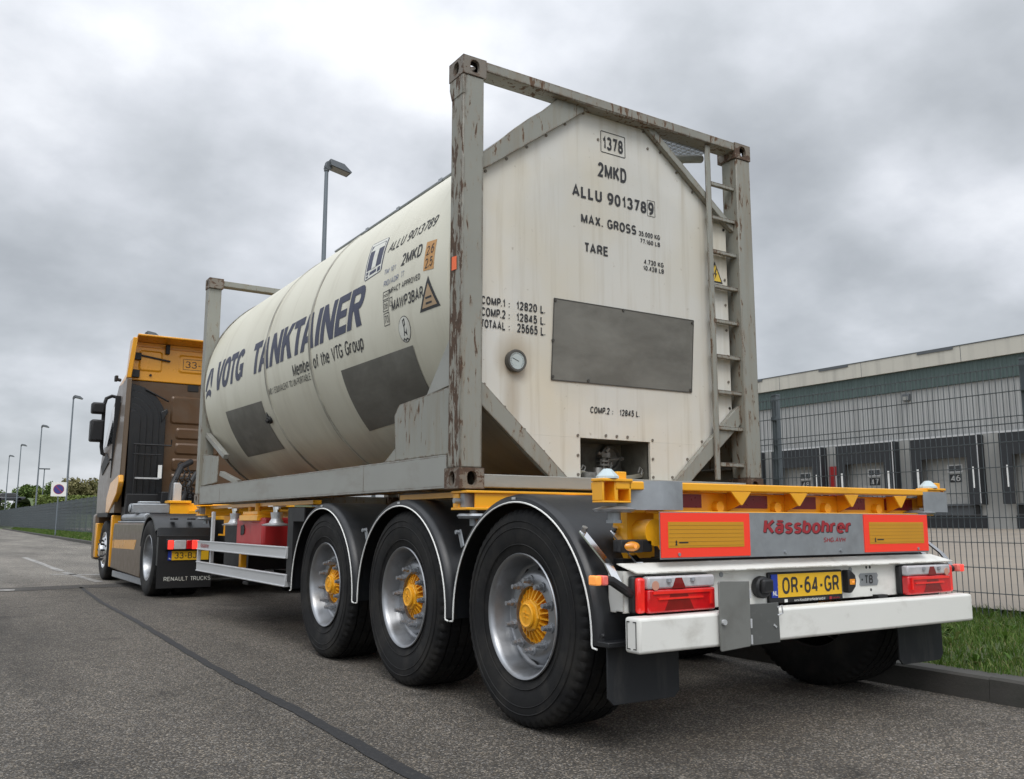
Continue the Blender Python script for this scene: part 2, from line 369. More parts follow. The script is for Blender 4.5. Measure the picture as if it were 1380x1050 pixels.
M['cab_yellow'] = paint('cab_yellow', (0.74, 0.33, 0.015), 0.3, 0.1, 0.05, coat=0.5, dirt=(0.35, 0.19, 0.05), dscale=(2, 2, 1), dpos=(0.55, 1.0))
M['bronze'] = paint('cab_bronze', (0.098, 0.066, 0.040), 0.34, 0.15, 0.05, coat=0.16, spec=0.35, dirt=(0.09, 0.07, 0.05), dscale=(1, 1, 1), dpos=(0.55, 0.95))
M['cab_brown'] = paint('cab_back_brown', (0.092, 0.047, 0.019), 0.42, 0.2, 0.1, coat=0.2, dirt=(0.10, 0.075, 0.05), dscale=(2, 2, 3), dpos=(0.45, 0.85))
M['white'] = paint('bumper_white', (0.74, 0.735, 0.69), 0.42, 0, 0.04, dirt=(0.33, 0.30, 0.25), dscale=(4, 4, 6), dpos=(0.54, 0.92), bmp=0.05, edge=((0.30, 0.27, 0.22), 0.012))
M['galv'] = paint('galvanised', (0.34, 0.36, 0.38), 0.42, 0.55, 0.22, vs=14, dirt=(0.22, 0.22, 0.22), dscale=(6, 6, 6), dpos=(0.5, 0.9), bmp=0.08)
M['alu'] = paint('aluminium', (0.60, 0.61, 0.62), 0.38, 0.45, 0.06, dirt=(0.30, 0.29, 0.27), dscale=(2, 2, 4), dpos=(0.58, 1.0))
M['steel'] = paint('rim_silver', (0.33, 0.34, 0.355), 0.36, 0.85, 0.14, vs=6, dirt=(0.12, 0.105, 0.085), dscale=(5, 5, 5), dpos=(0.5, 0.85), bmp=0.05)
M['nut'] = paint('nut_steel', (0.30, 0.31, 0.325), 0.38, 0.6, 0.25, vs=30)
M['grey_flap'] = paint('placard_grey', (0.185, 0.188, 0.175), 0.5, 0.1, 0.06, dirt=(0.11, 0.105, 0.095), dscale=(6, 6, 6), dpos=(0.5, 0.9))
M['grey_flap_dark'] = paint('placard_grey_dark', (0.10, 0.103, 0.098), 0.55, 0.1, 0.15, vs=8, dirt=(0.2, 0.2, 0.19), dscale=(20, 20, 20), dpos=(0.62, 0.9))
M['patch'] = paint('panel_grey', (0.112, 0.106, 0.090), 0.5, 0.1, 0.22, vs=2.2, dirt=(0.21, 0.205, 0.18), dscale=(2.2, 2.2, 4.5), dpos=(0.42, 0.80))
M['plastic'] = paint('mudguard_black', (0.0085, 0.0095, 0.0115), 0.40, 0, 0.2, vs=4, dirt=(0.024, 0.0225, 0.0205), dscale=(3, 3, 3), dpos=(0.5, 0.95), bmp=0.05, bs=120)
M['black'] = paint('black_parts', (0.009, 0.009, 0.010), 0.55, 0, 0.2)
M['flap'] = paint('mudflap_rubber', (0.013, 0.0145, 0.017), 0.62, 0, 0.2, dirt=(0.085, 0.08, 0.072), dscale=(14, 14, 2.5), dpos=(0.52, 0.95))
M['rubber'] = paint('tyre_rubber', (0.0085, 0.0085, 0.009), 0.72, 0, 0.25, vs=5, dirt=(0.044, 0.040, 0.034), dscale=(5, 5, 5), dpos=(0.46, 0.85), bmp=0.12, bs=70, spec=0.3)
M['trim'] = paint('white_edging', (0.78, 0.78, 0.75), 0.5, 0, 0.03)
M['ink'] = paint('black_ink', (0.022, 0.022, 0.024), 0.55, 0, 0.25, vs=9)
M['navy'] = paint('navy_ink', (0.040, 0.046, 0.085), 0.55, 0, 0.25, vs=9, dirt=(0.12, 0.12, 0.14), dscale=(9, 9, 4), dpos=(0.56, 0.9))
M['fade_blue'] = paint('faded_blue_ink', (0.16, 0.19, 0.30), 0.6, 0, 0.2)
M['decal_white'] = paint('decal_white', (0.66, 0.66, 0.60), 0.5, 0, 0.08, dirt=(0.4, 0.36, 0.28), dscale=(6, 6, 6))
M['decal_orange'] = paint('faded_orange', (0.52, 0.27, 0.09), 0.55, 0, 0.15, vs=8)
M['decal_tan'] = paint('faded_tan', (0.42, 0.29, 0.17), 0.55, 0, 0.12, vs=8)
M['sticker'] = paint('orange_sticker', (0.95, 0.16, 0.04), 0.5, 0, 0.05)
M['warn_yellow'] = paint('warning_yellow', (0.70, 0.47, 0.05), 0.5, 0, 0.08)
M['fluo'] = paint('fluorescent_red', (1.0, 0.050, 0.022), 0.5, 0, 0.02)
M['reflex'] = paint('reflective_amber', (0.58, 0.275, 0.012), 0.35, 0, 0.08, vs=5)
M['reflex_red'] = paint('reflective_red', (0.16, 0.010, 0.014), 0.3, 0, 0.2, vs=10)
M['brand_red'] = paint('lettering_red', (0.33, 0.022, 0.03), 0.45, 0, 0.12)
M['plate_yellow'] = paint('plate_yellow', (0.72, 0.42, 0.02), 0.35, 0, 0.05)
M['plate_blue'] = paint('plate_blue', (0.015, 0.04, 0.30), 0.35, 0, 0.05)
M['red_box'] = paint('red_plastic', (0.38, 0.018, 0.02), 0.4, 0, 0.12, dirt=(0.12, 0.03, 0.03), dscale=(4, 4, 4))
M['lens_red'] = glass_lens('lens_red', (0.58, 0.008, 0.012))
M['lens_red_lit'] = glass_lens('lens_red_lit', (0.85, 0.02, 0.015), emit=0.06, ecol=(1, 0.05, 0.03))
M['lens_dark'] = glass_lens('lens_dark_red', (0.20, 0.004, 0.006))
M['lens_clear'] = glass_lens('lens_clear', (0.48, 0.47, 0.48))
M['lens_amber'] = glass_lens('lens_amber', (0.62, 0.22, 0.015), emit=0.12, ecol=(1, 0.4, 0.02))
M['lamp_red_on'] = paint('lamp_red_on', (1.0, 0.05, 0.035), 0.3, emit=0.8)
M['lamp_amber_on'] = paint('lamp_amber_on', (0.9, 0.33, 0.07), 0.3, emit=0.35)
M['lamp_pink'] = paint('lamp_pink', (0.75, 0.16, 0.13), 0.3, emit=0.08)
M['dark_glass'] = paint('dark_glass', (0.02, 0.022, 0.024), 0.08, 0, 0.1, coat=0.5)
M['chrome'] = paint('chrome', (0.75, 0.75, 0.76), 0.14, 1.0, 0.05)
M['gauge_face'] = paint('gauge_face', (0.42, 0.47, 0.46), 0.3, 0, 0.08, coat=0.5)
M['post_grey'] = paint('lamp_post_grey', (0.16, 0.185, 0.21), 0.5, 0.2, 0.08)
M['lamp_head'] = paint('lamp_head_grey', (0.10, 0.11, 0.12), 0.5, 0.2, 0.15)
M['lamp_lens'] = paint('lamp_glass', (0.28, 0.28, 0.26), 0.25, 0, 0.1)
M['fence'] = paint('fence_coating', (0.078, 0.092, 0.100), 0.45, 0, 0.1)
M['fence_post'] = paint('fence_post_coating', (0.085, 0.102, 0.112), 0.45, 0, 0.1)
M['cone'] = paint('cone_plastic', (0.46, 0.54, 0.56), 0.4, 0, 0.1)

def tank_skin():
    m, nt, b = base_mat('tank_cream')
    v = coords(nt)
    c = mix(nt, noise(nt, v, 1.3, 5), (0.60, 0.575, 0.465), (0.70, 0.675, 0.565))
    s1 = rampf(nt, noise(nt, coords(nt, (0.45, 3.1, 0.45)), 1.0, 9, 0.68, 0.5), [(0.50, 0.0), (0.84, 0.62)])
    c = mix(nt, s1, c, (0.36, 0.315, 0.225))
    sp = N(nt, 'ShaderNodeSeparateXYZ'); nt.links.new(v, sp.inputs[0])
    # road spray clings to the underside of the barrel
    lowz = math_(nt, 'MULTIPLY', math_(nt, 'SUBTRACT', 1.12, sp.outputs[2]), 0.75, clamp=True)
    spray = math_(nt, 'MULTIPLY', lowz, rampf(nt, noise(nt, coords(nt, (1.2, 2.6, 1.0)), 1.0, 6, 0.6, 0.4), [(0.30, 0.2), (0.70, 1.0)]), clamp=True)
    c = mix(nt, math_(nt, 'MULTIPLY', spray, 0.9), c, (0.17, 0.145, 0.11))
    nt.links.new(c, b.inputs['Base Color']); b.inputs['Roughness'].default_value = 0.42
    bump(nt, b, noise(nt, coords(nt, (1, 1, 1)), 1.7, 2), 0.05, 0.03)
    return m
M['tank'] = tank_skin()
def end_panel_mat():
    m, nt, b = base_mat('end_panel_white')
    v = coords(nt)
    c = mix(nt, noise(nt, v, 1.6, 5), (0.55, 0.54, 0.495), (0.67, 0.655, 0.612))
    yel = rampf(nt, noise(nt, coords(nt, (1.1, 1.1, 0.8)), 1.3, 4), [(0.42, 0.0), (0.70, 0.7)])
    c = mix(nt, yel, c, (0.60, 0.53, 0.39))
    s1 = rampf(nt, noise(nt, coords(nt, (12, 12, 0.55)), 1.0, 6, 0.62), [(0.52, 0.0), (0.82, 0.7)])
    c = mix(nt, s1, c, (0.36, 0.30, 0.20))
    sp = rampf(nt, noise(nt, v, 26, 3, 0.5), [(0.70, 0.0), (0.76, 0.55)])
    c = mix(nt, sp, c, (0.30, 0.25, 0.19))
    def disc(cx, cz, sx, sz):
        s3 = N(nt, 'ShaderNodeSeparateXYZ'); nt.links.new(v, s3.inputs[0])
        dx = math_(nt, 'DIVIDE', math_(nt, 'SUBTRACT', s3.outputs[0], cx), sx); dz = math_(nt, 'DIVIDE', math_(nt, 'SUBTRACT', s3.outputs[2], cz), sz)
        return math_(nt, 'SQRT', math_(nt, 'ADD', math_(nt, 'MULTIPLY', dx, dx), math_(nt, 'MULTIPLY', dz, dz)))
    wob = math_(nt, 'MULTIPLY', math_(nt, 'SUBTRACT', noise(nt, v, 2.4, 4), 0.5), 0.35)
    tide = rampf(nt, math_(nt, 'ADD', disc(0.03, 1.36, .96, .93), wob), [(0.86, 0.30), (1.0, 0.0)])
    c = mix(nt, tide, c, (0.44, 0.43, 0.385))
    halo = rampf(nt, math_(nt, 'ADD', disc(-.812, .80, .17, .19), math_(nt, 'MULTIPLY', wob, 1.4)), [(0.30, 0.75), (0.95, 0.0)])
    drip = rampf(nt, math_(nt, 'ADD', disc(-.83, .52, .085, .36), math_(nt, 'MULTIPLY', wob, 1.6)), [(0.25, 0.5), (0.95, 0.0)])
    c = mix(nt, math_(nt, 'MAXIMUM', halo, drip), c, (0.33, 0.26, 0.17))
    nt.links.new(c, b.inputs['Base Color']); b.inputs['Roughness'].default_value = 0.5
    bump(nt, b, noise(nt, v, 3.0, 3), 0.06, 0.02)
    return m
M['end_panel'] = end_panel_mat()

def asphalt_mat(name, tone, stone=1.0):
    m, nt, b = base_mat(name)
    v = coords(nt)
    vo = N(nt, 'ShaderNodeTexVoronoi'); vo.inputs['Scale'].default_value = 140; nt.links.new(v, vo.inputs['Vector'])
    hs = N(nt, 'ShaderNodeSeparateColor'); nt.links.new(vo.outputs['Color'], hs.inputs[0])
    st = rampf(nt, hs.outputs[0], [(0.0, 0.38), (0.5, 0.74), (0.8, 1.30), (0.96, 2.9)])
    lf = rampf(nt, noise(nt, coords(nt, (1, 0.22, 1)), 0.75, 5, 0.55), [(0.33, 0.66), (0.66, 1.24)])
    mf = rampf(nt, noise(nt, v, 6, 4), [(0.3, 0.88), (0.7, 1.1)])
    f = math_(nt, 'MULTIPLY', math_(nt, 'MULTIPLY', lf, mf), math_(nt, 'ADD', math_(nt, 'MULTIPLY', st, stone), 1-stone))
    # rubbed-in wheel track and old drips
    sx_ = N(nt, 'ShaderNodeSeparateXYZ'); nt.links.new(v, sx_.inputs[0])
    tr = math_(nt, 'SUBTRACT', 1.0, math_(nt, 'MULTIPLY', math_(nt, 'ABSOLUTE', math_(nt, 'ADD', sx_.outputs[0], 3.15)), 1.9), clamp=True)
    tr = math_(nt, 'MULTIPLY', tr, rampf(nt, noise(nt, coords(nt, (1.5, .35, 1)), 1.6, 5), [(0.34, 0.15), (0.6, 0.75)]))
    f = math_(nt, 'MULTIPLY', f, math_(nt, 'SUBTRACT', 1.0, math_(nt, 'MULTIPLY', tr, 0.55)))
    f = math_(nt, 'MULTIPLY', f, rampf(nt, noise(nt, v, 1.9, 3, 0.5, 0.6), [(0.61, 1.0), (0.72, 0.62)]))
    vm = N(nt, 'ShaderNodeVectorMath', operation='SCALE'); vm.inputs[0].default_value = tone; nt.links.new(f, vm.inputs['Scale'])
    warm = mix(nt, hs.outputs[1], (0.93, 0.97, 1.04), (1.1, 1.0, 0.86))
    mu = N(nt, 'ShaderNodeMix', data_type='RGBA', blend_type='MULTIPLY'); mu.inputs[0].default_value = 1
    nt.links.new(vm.outputs[0], mu.inputs[6]); nt.links.new(warm, mu.inputs[7])
    nt.links.new(mu.outputs[2], b.inputs['Base Color'])
    b.inputs['Roughness'].default_value = 0.82; b.inputs['Specular IOR Level'].default_value = 0.35
    h = math_(nt, 'ADD', math_(nt, 'MULTIPLY', vo.outputs['Distance'], -1.0), math_(nt, 'MULTIPLY', noise(nt, v, 40, 4), 0.6))
    bump(nt, b, h, 0.9, 0.006)
    return m
M['asphalt'] = asphalt_mat('asphalt', (0.098, 0.089, 0.077), 1.0)
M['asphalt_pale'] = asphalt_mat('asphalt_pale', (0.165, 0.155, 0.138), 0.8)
M['sealant'] = paint('bitumen_sealant', (0.017, 0.017, 0.018), 0.7, 0, 0.3, vs=20, dirt=(0.07, 0.065, 0.058), dscale=(40, 40, 40), dpos=(0.55, 0.8), bmp=0.3, bs=150)
M['marking'] = paint('worn_marking', (0.30, 0.29, 0.27), 0.7, 0, 0.2, vs=10, dirt=(0.14, 0.13, 0.12), dscale=(9, 3, 9), dpos=(0.40, 0.62))
M['kerb'] = paint('kerb_concrete', (0.060, 0.056, 0.050), 0.85, 0, 0.25, vs=6, dirt=(0.035, 0.038, 0.028), dscale=(3, 3, 6), dpos=(0.45, 0.8), bmp=0.5, bs=60)
M['yard'] = paint('yard_paving', (0.225, 0.19, 0.15), 0.85, 0, 0.12, vs=0.8, dirt=(0.17, 0.15, 0.13), dscale=(0.5, 0.12, 1), dpos=(0.45, 0.75), bmp=0.15, bs=20)
M['soil'] = paint('turf_soil', (0.055, 0.075, 0.026), 0.9, 0, 0.35, vs=3, dirt=(0.075, 0.06, 0.04), dscale=(5, 5, 5), dpos=(0.5, 0.8))
M['field'] = paint('field_green', (0.075, 0.105, 0.035), 0.9, 0, 0.3, vs=0.05)

def grass_mat():
    m, nt, b = base_mat('grass_blades')
    g = N(nt, 'ShaderNodeNewGeometry')
    c = rampf(nt, g.outputs['Random Per Island'], [(0.0, (0.044, 0.092, 0.014)), (0.55, (0.080, 0.148, 0.023)), (0.85, (0.13, 0.18, 0.043)), (1.0, (0.22, 0.19, 0.09))])
    p = rampf(nt, noise(nt, coords(nt), 1.1, 4), [(0.3, 0.75), (0.7, 1.25)])
    mu = N(nt, 'ShaderNodeMix', data_type='RGBA', blend_type='MULTIPLY'); mu.inputs[0].default_value = 1
    nt.links.new(c, mu.inputs[6]); nt.links.new(p, mu.inputs[7])
    nt.links.new(mu.outputs[2], b.inputs['Base Color']); b.inputs['Roughness'].default_value = 0.6
    b.inputs['Specular IOR Level'].default_value = 0.25
    tr = N(nt, 'ShaderNodeBsdfTranslucent'); nt.links.new(mu.outputs[2], tr.inputs[0])
    ms = N(nt, 'ShaderNodeMixShader'); ms.inputs[0].default_value = 0.3
    nt.links.new(b.outputs[0], ms.inputs[1]); nt.links.new(tr.outputs[0], ms.inputs[2])
    nt.links.new(ms.outputs[0], nt.nodes['Material Output'].inputs[0])
    return m
M['grass'] = grass_mat()
def leaf_mat(name, a, b_):
    m, nt, b = base_mat(name)
    g = N(nt, 'ShaderNodeNewGeometry')
    c = mix(nt, g.outputs['Random Per Island'], a, b_)
    nt.links.new(c, b.inputs['Base Color']); b.inputs['Roughness'].default_value = 0.65
    b.inputs['Specular IOR Level'].default_value = 0.2
    return m
M['bark'] = paint('bark', (0.07, 0.055, 0.042), 0.9, 0, 0.3, vs=8)

#@@GROUND
# ------------------------------------------------------------------ ground, road, kerb, verge, yard
SK = 0.02                                     # the road swings slightly to the right
def kx(y): return 1.30+SK*(y+0.4) if y > -0.4 else 1.30+0.06*(y+0.4)
def vx(y): return 3.45+0.004*y               # fence line
def vz(y): return 0.0018*max(y, 0)
g = MB(); g.poly((-3000, -3000, -0.06), (3000, -3000, -0.06), (3000, 3000, -0.06), (-3000, 3000, -0.06))
structure(g, 'ground', M['field'], smooth=0)
YS = [-40, -20, -10, -6, -4, -3, -2, -1, -0.4, 0, 1, 2, 4, 6, 8, 11.6]
YF = [11.6, 16, 20, 30, 40, 60, 80, 110, 150, 220, 400]
def strip(mb, ys, x0, x1, z0, z1):
    vs = []; fs = []
    for y in ys: vs += [(x0(y), y, z0(y)), (x1(y), y, z1(y))]
    for i in range(len(ys)-1): fs.append((2*i, 2*i+1, 2*i+3, 2*i+2))
    mb.add(vs, fs)
m1 = MB(); strip(m1, YS, lambda y: -16, lambda y: kx(y)+0.05, lambda y: 0, lambda y: 0)
structure(m1, 'road', M['asphalt'], smooth=0)
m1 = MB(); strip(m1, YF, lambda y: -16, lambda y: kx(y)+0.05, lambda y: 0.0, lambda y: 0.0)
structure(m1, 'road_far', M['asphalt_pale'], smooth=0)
# transverse joint band, longitudinal sealant, worn markings: thin sheets just above the asphalt
def ribbon(path, w, z=0.004, wob=0.0):
    mb = MB(); L = []
    for i, (x, y) in enumerate(path):
        a = Vector(path[max(i-1, 0)]); b = Vector(path[min(i+1, len(path)-1)]); d = (b-a).normalized(); n = Vector((-d.y, d.x))
        ww = w(i/(len(path)-1)) if callable(w) else w
        l = ww*(1+random.uniform(-wob, wob)); r = ww*(1+random.uniform(-wob, wob))
        L += [(x+n.x*l/2, y+n.y*l/2, z), (x-n.x*r/2, y-n.y*r/2, z)]
    return mb.add(L, [(2*i, 2*i+1, 2*i+3, 2*i+2) for i in range(len(path)-1)])
CR = [(-2.05, -3.2), (-2.04, -.4), (-2.015, .8), (-2.02, 1.7), (-2.01, 2.6), (-1.97, 3.9), (-1.915, 5.7), (-1.895, 6.9), (-1.885, 8.1), (-1.74, 11.2)]
pth = []
for (xa, ya), (xb, yb_) in zip(CR, CR[1:]):
    n_ = max(2, int((yb_-ya)/.09))
    pth += [(xa+(xb-xa)*i/n_+.002*math.sin((ya+(yb_-ya)*i/n_)*9.0), ya+(yb_-ya)*i/n_) for i in range(n_)]
structure(ribbon(pth, lambda t: 0.080-0.032*t, 0.004, 0.16), 'road_sealant', M['sealant'], smooth=0)
pth = [(-16+17.2*i/60, 11.35+0.35*math.sin(i*0.12)+0.03*math.sin(i*1.7)) for i in range(61)]
structure(ribbon(pth, 0.75, 0.004, 0.12), 'road_joint', asphalt_mat('asphalt_patch', (0.062, 0.059, 0.055), 0.7), smooth=0)
mk = ribbon([(-1.32-0.02*i, 12.2+0.5*i) for i in range(8)], 0.12, 0.004, 0.2)
o_ = ribbon([(-1.75, 15.0), (-1.2, 14.6), (-0.7, 14.35)], 0.22, 0.004); mk.add(o_.v, o_.f)
o_ = ribbon([(-1.46-0.004*i, 16.2+1.0*i) for i in range(9)], 0.14, 0.004, 0.2); mk.add(o_.v, o_.f)
o_ = ribbon([(-3.3, 11.05), (-2.8, 11.0), (-2.62, 10.98)], 0.28, 0.0065); mk.add(o_.v, o_.f)
structure(mk, 'road_marking', M['marking'], smooth=0)
# kerb stones: 1 m lengths with small gaps
kb = MB(); y = -14.0
while y < 125:
    ln = 1.0 if y < 40 else 4.0
    x0, x1 = kx(y+0.01), kx(y+ln-0.01)
    pr_ = [(0, -0.05), (0.015, 0.12), (0.03, 0.134), (0.17, 0.136), (0.175, -0.05)]
    jt = random.uniform(-.003, .003); vs = [(x0+a+jt, y+0.0015, b+jt) for a, b in pr_]+[(x1+a+jt, y+ln-0.0015, b+jt) for a, b in pr_]
    kb.add(vs, [(0, 1, 2, 3, 4), (9, 8, 7, 6, 5)]+[(i, (i+1) % 5, 5+(i+1) % 5, 5+i) for i in range(5)])
    y += ln
structure(kb, 'kerb', M['kerb'], smooth=0)
# verge: slight camber up to the fence
vg = MB(); vs = []; fs = []
ys = [-14+0.5*i for i in range(60)]+[16+2*i for i in range(60)]+[140, 180, 260, 400]
for y in ys:
    a, b = kx(y)+0.17, vx(y)+0.25
    for k in range(6):
        t = k/5; vs.append((a+(b-a)*t, y, 0.115+0.115*t**0.8+vz(y)*t+(0.012*math.sin(y*3.1+k*2.0) if 0 < k < 5 else 0)))
for i in range(len(ys)-1):
    for k in range(5): fs.append((i*6+k, i*6+k+1, (i+1)*6+k+1, (i+1)*6+k))
vg.add(vs, fs); structure(vg, 'verge', M['soil'])
yd = MB(); yd.poly((3.66, -60, 0.21), (42.5, -60, 0.66), (42.5, 92, 0.68), (4.1, 92, 0.34))
structure(yd, 'yard', M['yard'], smooth=0)
ym = MB()
for k in range(14):
    y0 = 19.2+4.87*k-19.5
    ym.poly((24.5, y0, 0.49), (37.5, y0, 0.63), (37.5, y0+0.12, 0.63), (24.5, y0+0.12, 0.49))
structure(ym, 'yard_marking', M['marking'], smooth=0)
# raised grassy bank beyond the far end of the yard
bk = MB(); vs = []; fs = []
prof = [(100, 0.1), (108, 1.1), (118, 3.3), (124, 3.75), (160, 3.7), (190, 0.2)]
for i, x in enumerate(range(6, 150, 6)):
    for yy, z in prof: vs.append((x+(yy-120)*0.02, yy+0.05*x, z*(1+0.06*math.sin(x*0.3))-0.05))
n_ = len(range(6, 150, 6))
for i in range(n_-1):
    for k in range(len(prof)-1): fs.append((i*6+k, i*6+k+1, (i+1)*6+k+1, (i+1)*6+k))
bk.add(vs, fs); structure(bk, 'embankment', M['field'])

# grass blades (nobody could count them)
def blades(n, fx, fy, h, w, lean=0.5):
    y = fy(n); u = rng.random(n); x = fx(y, u)
    a = np.array([kx(t)+0.17 for t in y]); b = vx(y)+0.25; t = np.clip((x-a)/(b-a), 0, 1)
    z = 0.112+0.115*t**0.8+0.0018*np.maximum(y, 0)*t
    hh = h*(0.45+rng.random(n)*0.9)*(1+0.9*np.clip((t-0.86)*6, 0, 1)); ang = rng.random(n)*6.283; la = rng.random(n)*6.283
    l = hh*lean*rng.random(n)*1.3; ww = w*(0.6+rng.random(n)*0.8)
    dx, dy = np.cos(ang)*ww/2, np.sin(ang)*ww/2; lx, ly = np.cos(la)*l, np.sin(la)*l
    P = np.stack([np.stack([x-dx, y-dy, z], 1), np.stack([x+dx, y+dy, z], 1),
                  np.stack([x+dx*.7+lx*.35, y+dy*.7+ly*.35, z+hh*.6], 1), np.stack([x-dx*.7+lx*.35, y-dy*.7+ly*.35, z+hh*.6], 1),
                  np.stack([x+lx, y+ly, z+hh*(1-0.25*rng.random(n))], 1)], 1).reshape(-1, 3)
    return P
def blade_object(name, P, label):
    n = len(P)//5; me = bpy.data.meshes.new(name)
    me.vertices.add(len(P)); me.vertices.foreach_set('co', P.ravel().astype(np.float32))
    base = (np.arange(n)*5)[:, None]
    loops = np.concatenate([base+np.array([[0, 1, 2, 3]]), base+np.array([[3, 2, 4]])], 1).ravel()
    me.loops.add(len(loops)); me.loops.foreach_set('vertex_index', loops.astype(np.int32))
    me.polygons.add(2*n); st = np.stack([np.arange(n)*7, np.arange(n)*7+4], 1).ravel(); me.polygons.foreach_set('loop_start', st.astype(np.int32))
    me.update(calc_edges=True); me.validate(); me.materials.append(M['grass'])
    o = bpy.data.objects.new(name, me); COL.objects.link(o); o['kind'] = 'stuff'
    o['label'] = label; o['category'] = 'grass'; return o
def fx_all(y, u): return np.array([kx(t) for t in y])+0.13+u*(vx(y)+0.2-np.array([kx(t) for t in y])-0.13)
P1 = blades(52000, fx_all, lambda n: -2.6+rng.random(n)*7.0, 0.058, 0.006, 0.8)
P2 = blades(42000, fx_all, lambda n: 9+rng.random(n)**1.6*100, 0.13, 0.03, 0.6)
W_ = []
for k in range(170):
    y = -2.4+rng.random()*9.0; t = rng.random(); x = kx(y)+.22+t*(vx(y)-kx(y)-.1); z = .125+.115*t**.8
    for q in range(int(6+rng.random()*6)):
        a = rng.random()*6.283; l = .03+.05*rng.random(); w_ = l*.22; c, s_ = math.cos(a), math.sin(a); e_ = .35+.9*rng.random()
        W_ += [(x-s_*w_*.3, y+c*w_*.3, z), (x+s_*w_*.3, y-c*w_*.3, z), (x+c*l*.55+s_*w_, y+s_*l*.55-c*w_, z+l*e_*.7), (x+c*l*.55-s_*w_, y+s_*l*.55+c*w_, z+l*e_*.7), (x+c*l, y+s_*l, z+l*e_*.8)]
P2 = np.concatenate([P2, np.array(W_)])
blade_object('grass', np.concatenate([P1, P2]), 'green grass growing on the verge between kerb and mesh fence')

#@@CONTAINER
# ------------------------------------------------------------------ tank container
HW, YC, L, ZB, ZT = 1.2355, 0.503, 6.058, 1.163, 3.763
YE = YC+L
TC = root('tank_container', (0, YC+L/2, ZB), 'weathered cream tank container in a rusty grey steel frame, on the yellow trailer', 'tank container')
def hole_box(mb, x0, x1, y0, y1, z0, z1, holes):
    """hollow corner casting: each wall a plate with an oval hole (or plain)"""
    n = 24
    def wall(o, ex, ey, w, h, hw, hh, nd, depth):
        o, ex, ey, nd = Vector(o), Vector(ex), Vector(ey), Vector(nd)
        if not hw:
            mb.poly(o, o+ex*w, o+ex*w+ey*h, o+ey*h); return
        R_, I_ = [], []
        for i in range(n):
            a = 2*math.pi*i/n; c, s_ = math.cos(a), math.sin(a); k = 1/max(abs(c), abs(s_))
            R_.append(o+ex*(w/2+c*k*w/2)+ey*(h/2+s_*k*h/2))
            q = (abs(c)**2.6+abs(s_)**2.6)**(-1/2.6)
            I_.append(o+ex*(w/2+c*q*hw/2)+ey*(h/2+s_*q*hh/2))
        D_ = [p+nd*depth for p in I_]
        v = R_+I_+D_; f = []
        for i in range(n):
            j = (i+1) % n; f += [(i, j, n+j, n+i), (n+i, n+j, 2*n+j, 2*n+i)]
        mb.add(v, f)
    X, Y, Z = (1, 0, 0), (0, 1, 0), (0, 0, 1); W_, D, H = x1-x0, y1-y0, z1-z0
    wall((x0, y0, z0), X, Z, W_, H, *holes['-y'], (0, 1, 0), 0.025); wall((x0, y1, z0), X, Z, W_, H, *holes['+y'], (0, -1, 0), 0.025)
    wall((x0, y0, z0), Y, Z, D, H, *holes['-x'], (1, 0, 0), 0.025); wall((x1, y0, z0), Y, Z, D, H, *holes['+x'], (-1, 0, 0), 0.025)
    wall((x0, y0, z0), X, Y, W_, D, *holes['-z'], (0, 0, 1), 0.025); wall((x0, y0, z1), X, Y, W_, D, *holes['+z'], (0, 0, -1), 0.025)
for sx in (-1, 1):
    for back in (True, False):
        for top in (True, False):
            x0, x1 = (-HW, -HW+.162) if sx < 0 else (HW-.162, HW)
            y0, y1 = (YC, YC+.178) if back else (YE-.178, YE)
            z0, z1 = (ZT-.118, ZT) if top else (ZB, ZB+.118)
            h = {'-y': (.064, .079) if back else (0, 0), '+y': (0, 0) if back else (.064, .079),
                 '-x': (.064, .079) if sx < 0 else (0, 0), '+x': (0, 0) if sx < 0 else (.064, .079),
                 '+z': (.10, .06) if top else (0, 0), '-z': (0, 0) if top else (.10, .06)}
            mb = MB(); hole_box(mb, x0, x1, y0, y1, z0, z1, h)
            build(mb, 'corner_casting', M['casting'], TC, recalc=False, smooth=0)
for sx in (-1, 1):
    for back in (True, False):
        xa, xb = (-HW+.004, -HW+.150) if sx < 0 else (HW-.150, HW-.004)
        ya, yb = (YC+.006, YC+.150) if back else (YE-.150, YE-.006)
        mb = MB(); mb.box(xa, xb, ya, yb, ZB+.118, ZT-.118)
        if back and sx < 0: mb.prism([(YC+.004, ZT-.118), (YC+.176, ZT-.118), (YC+.176, ZT-.17), (YC+.148, ZT-.25), (YC+.004, ZT-.25)], 'x', xa-.003, xa+.02)
        build(mb, 'corner_post', M['grey_worn'] if back and sx < 0 else M['grey'], TC, bevel=.008)
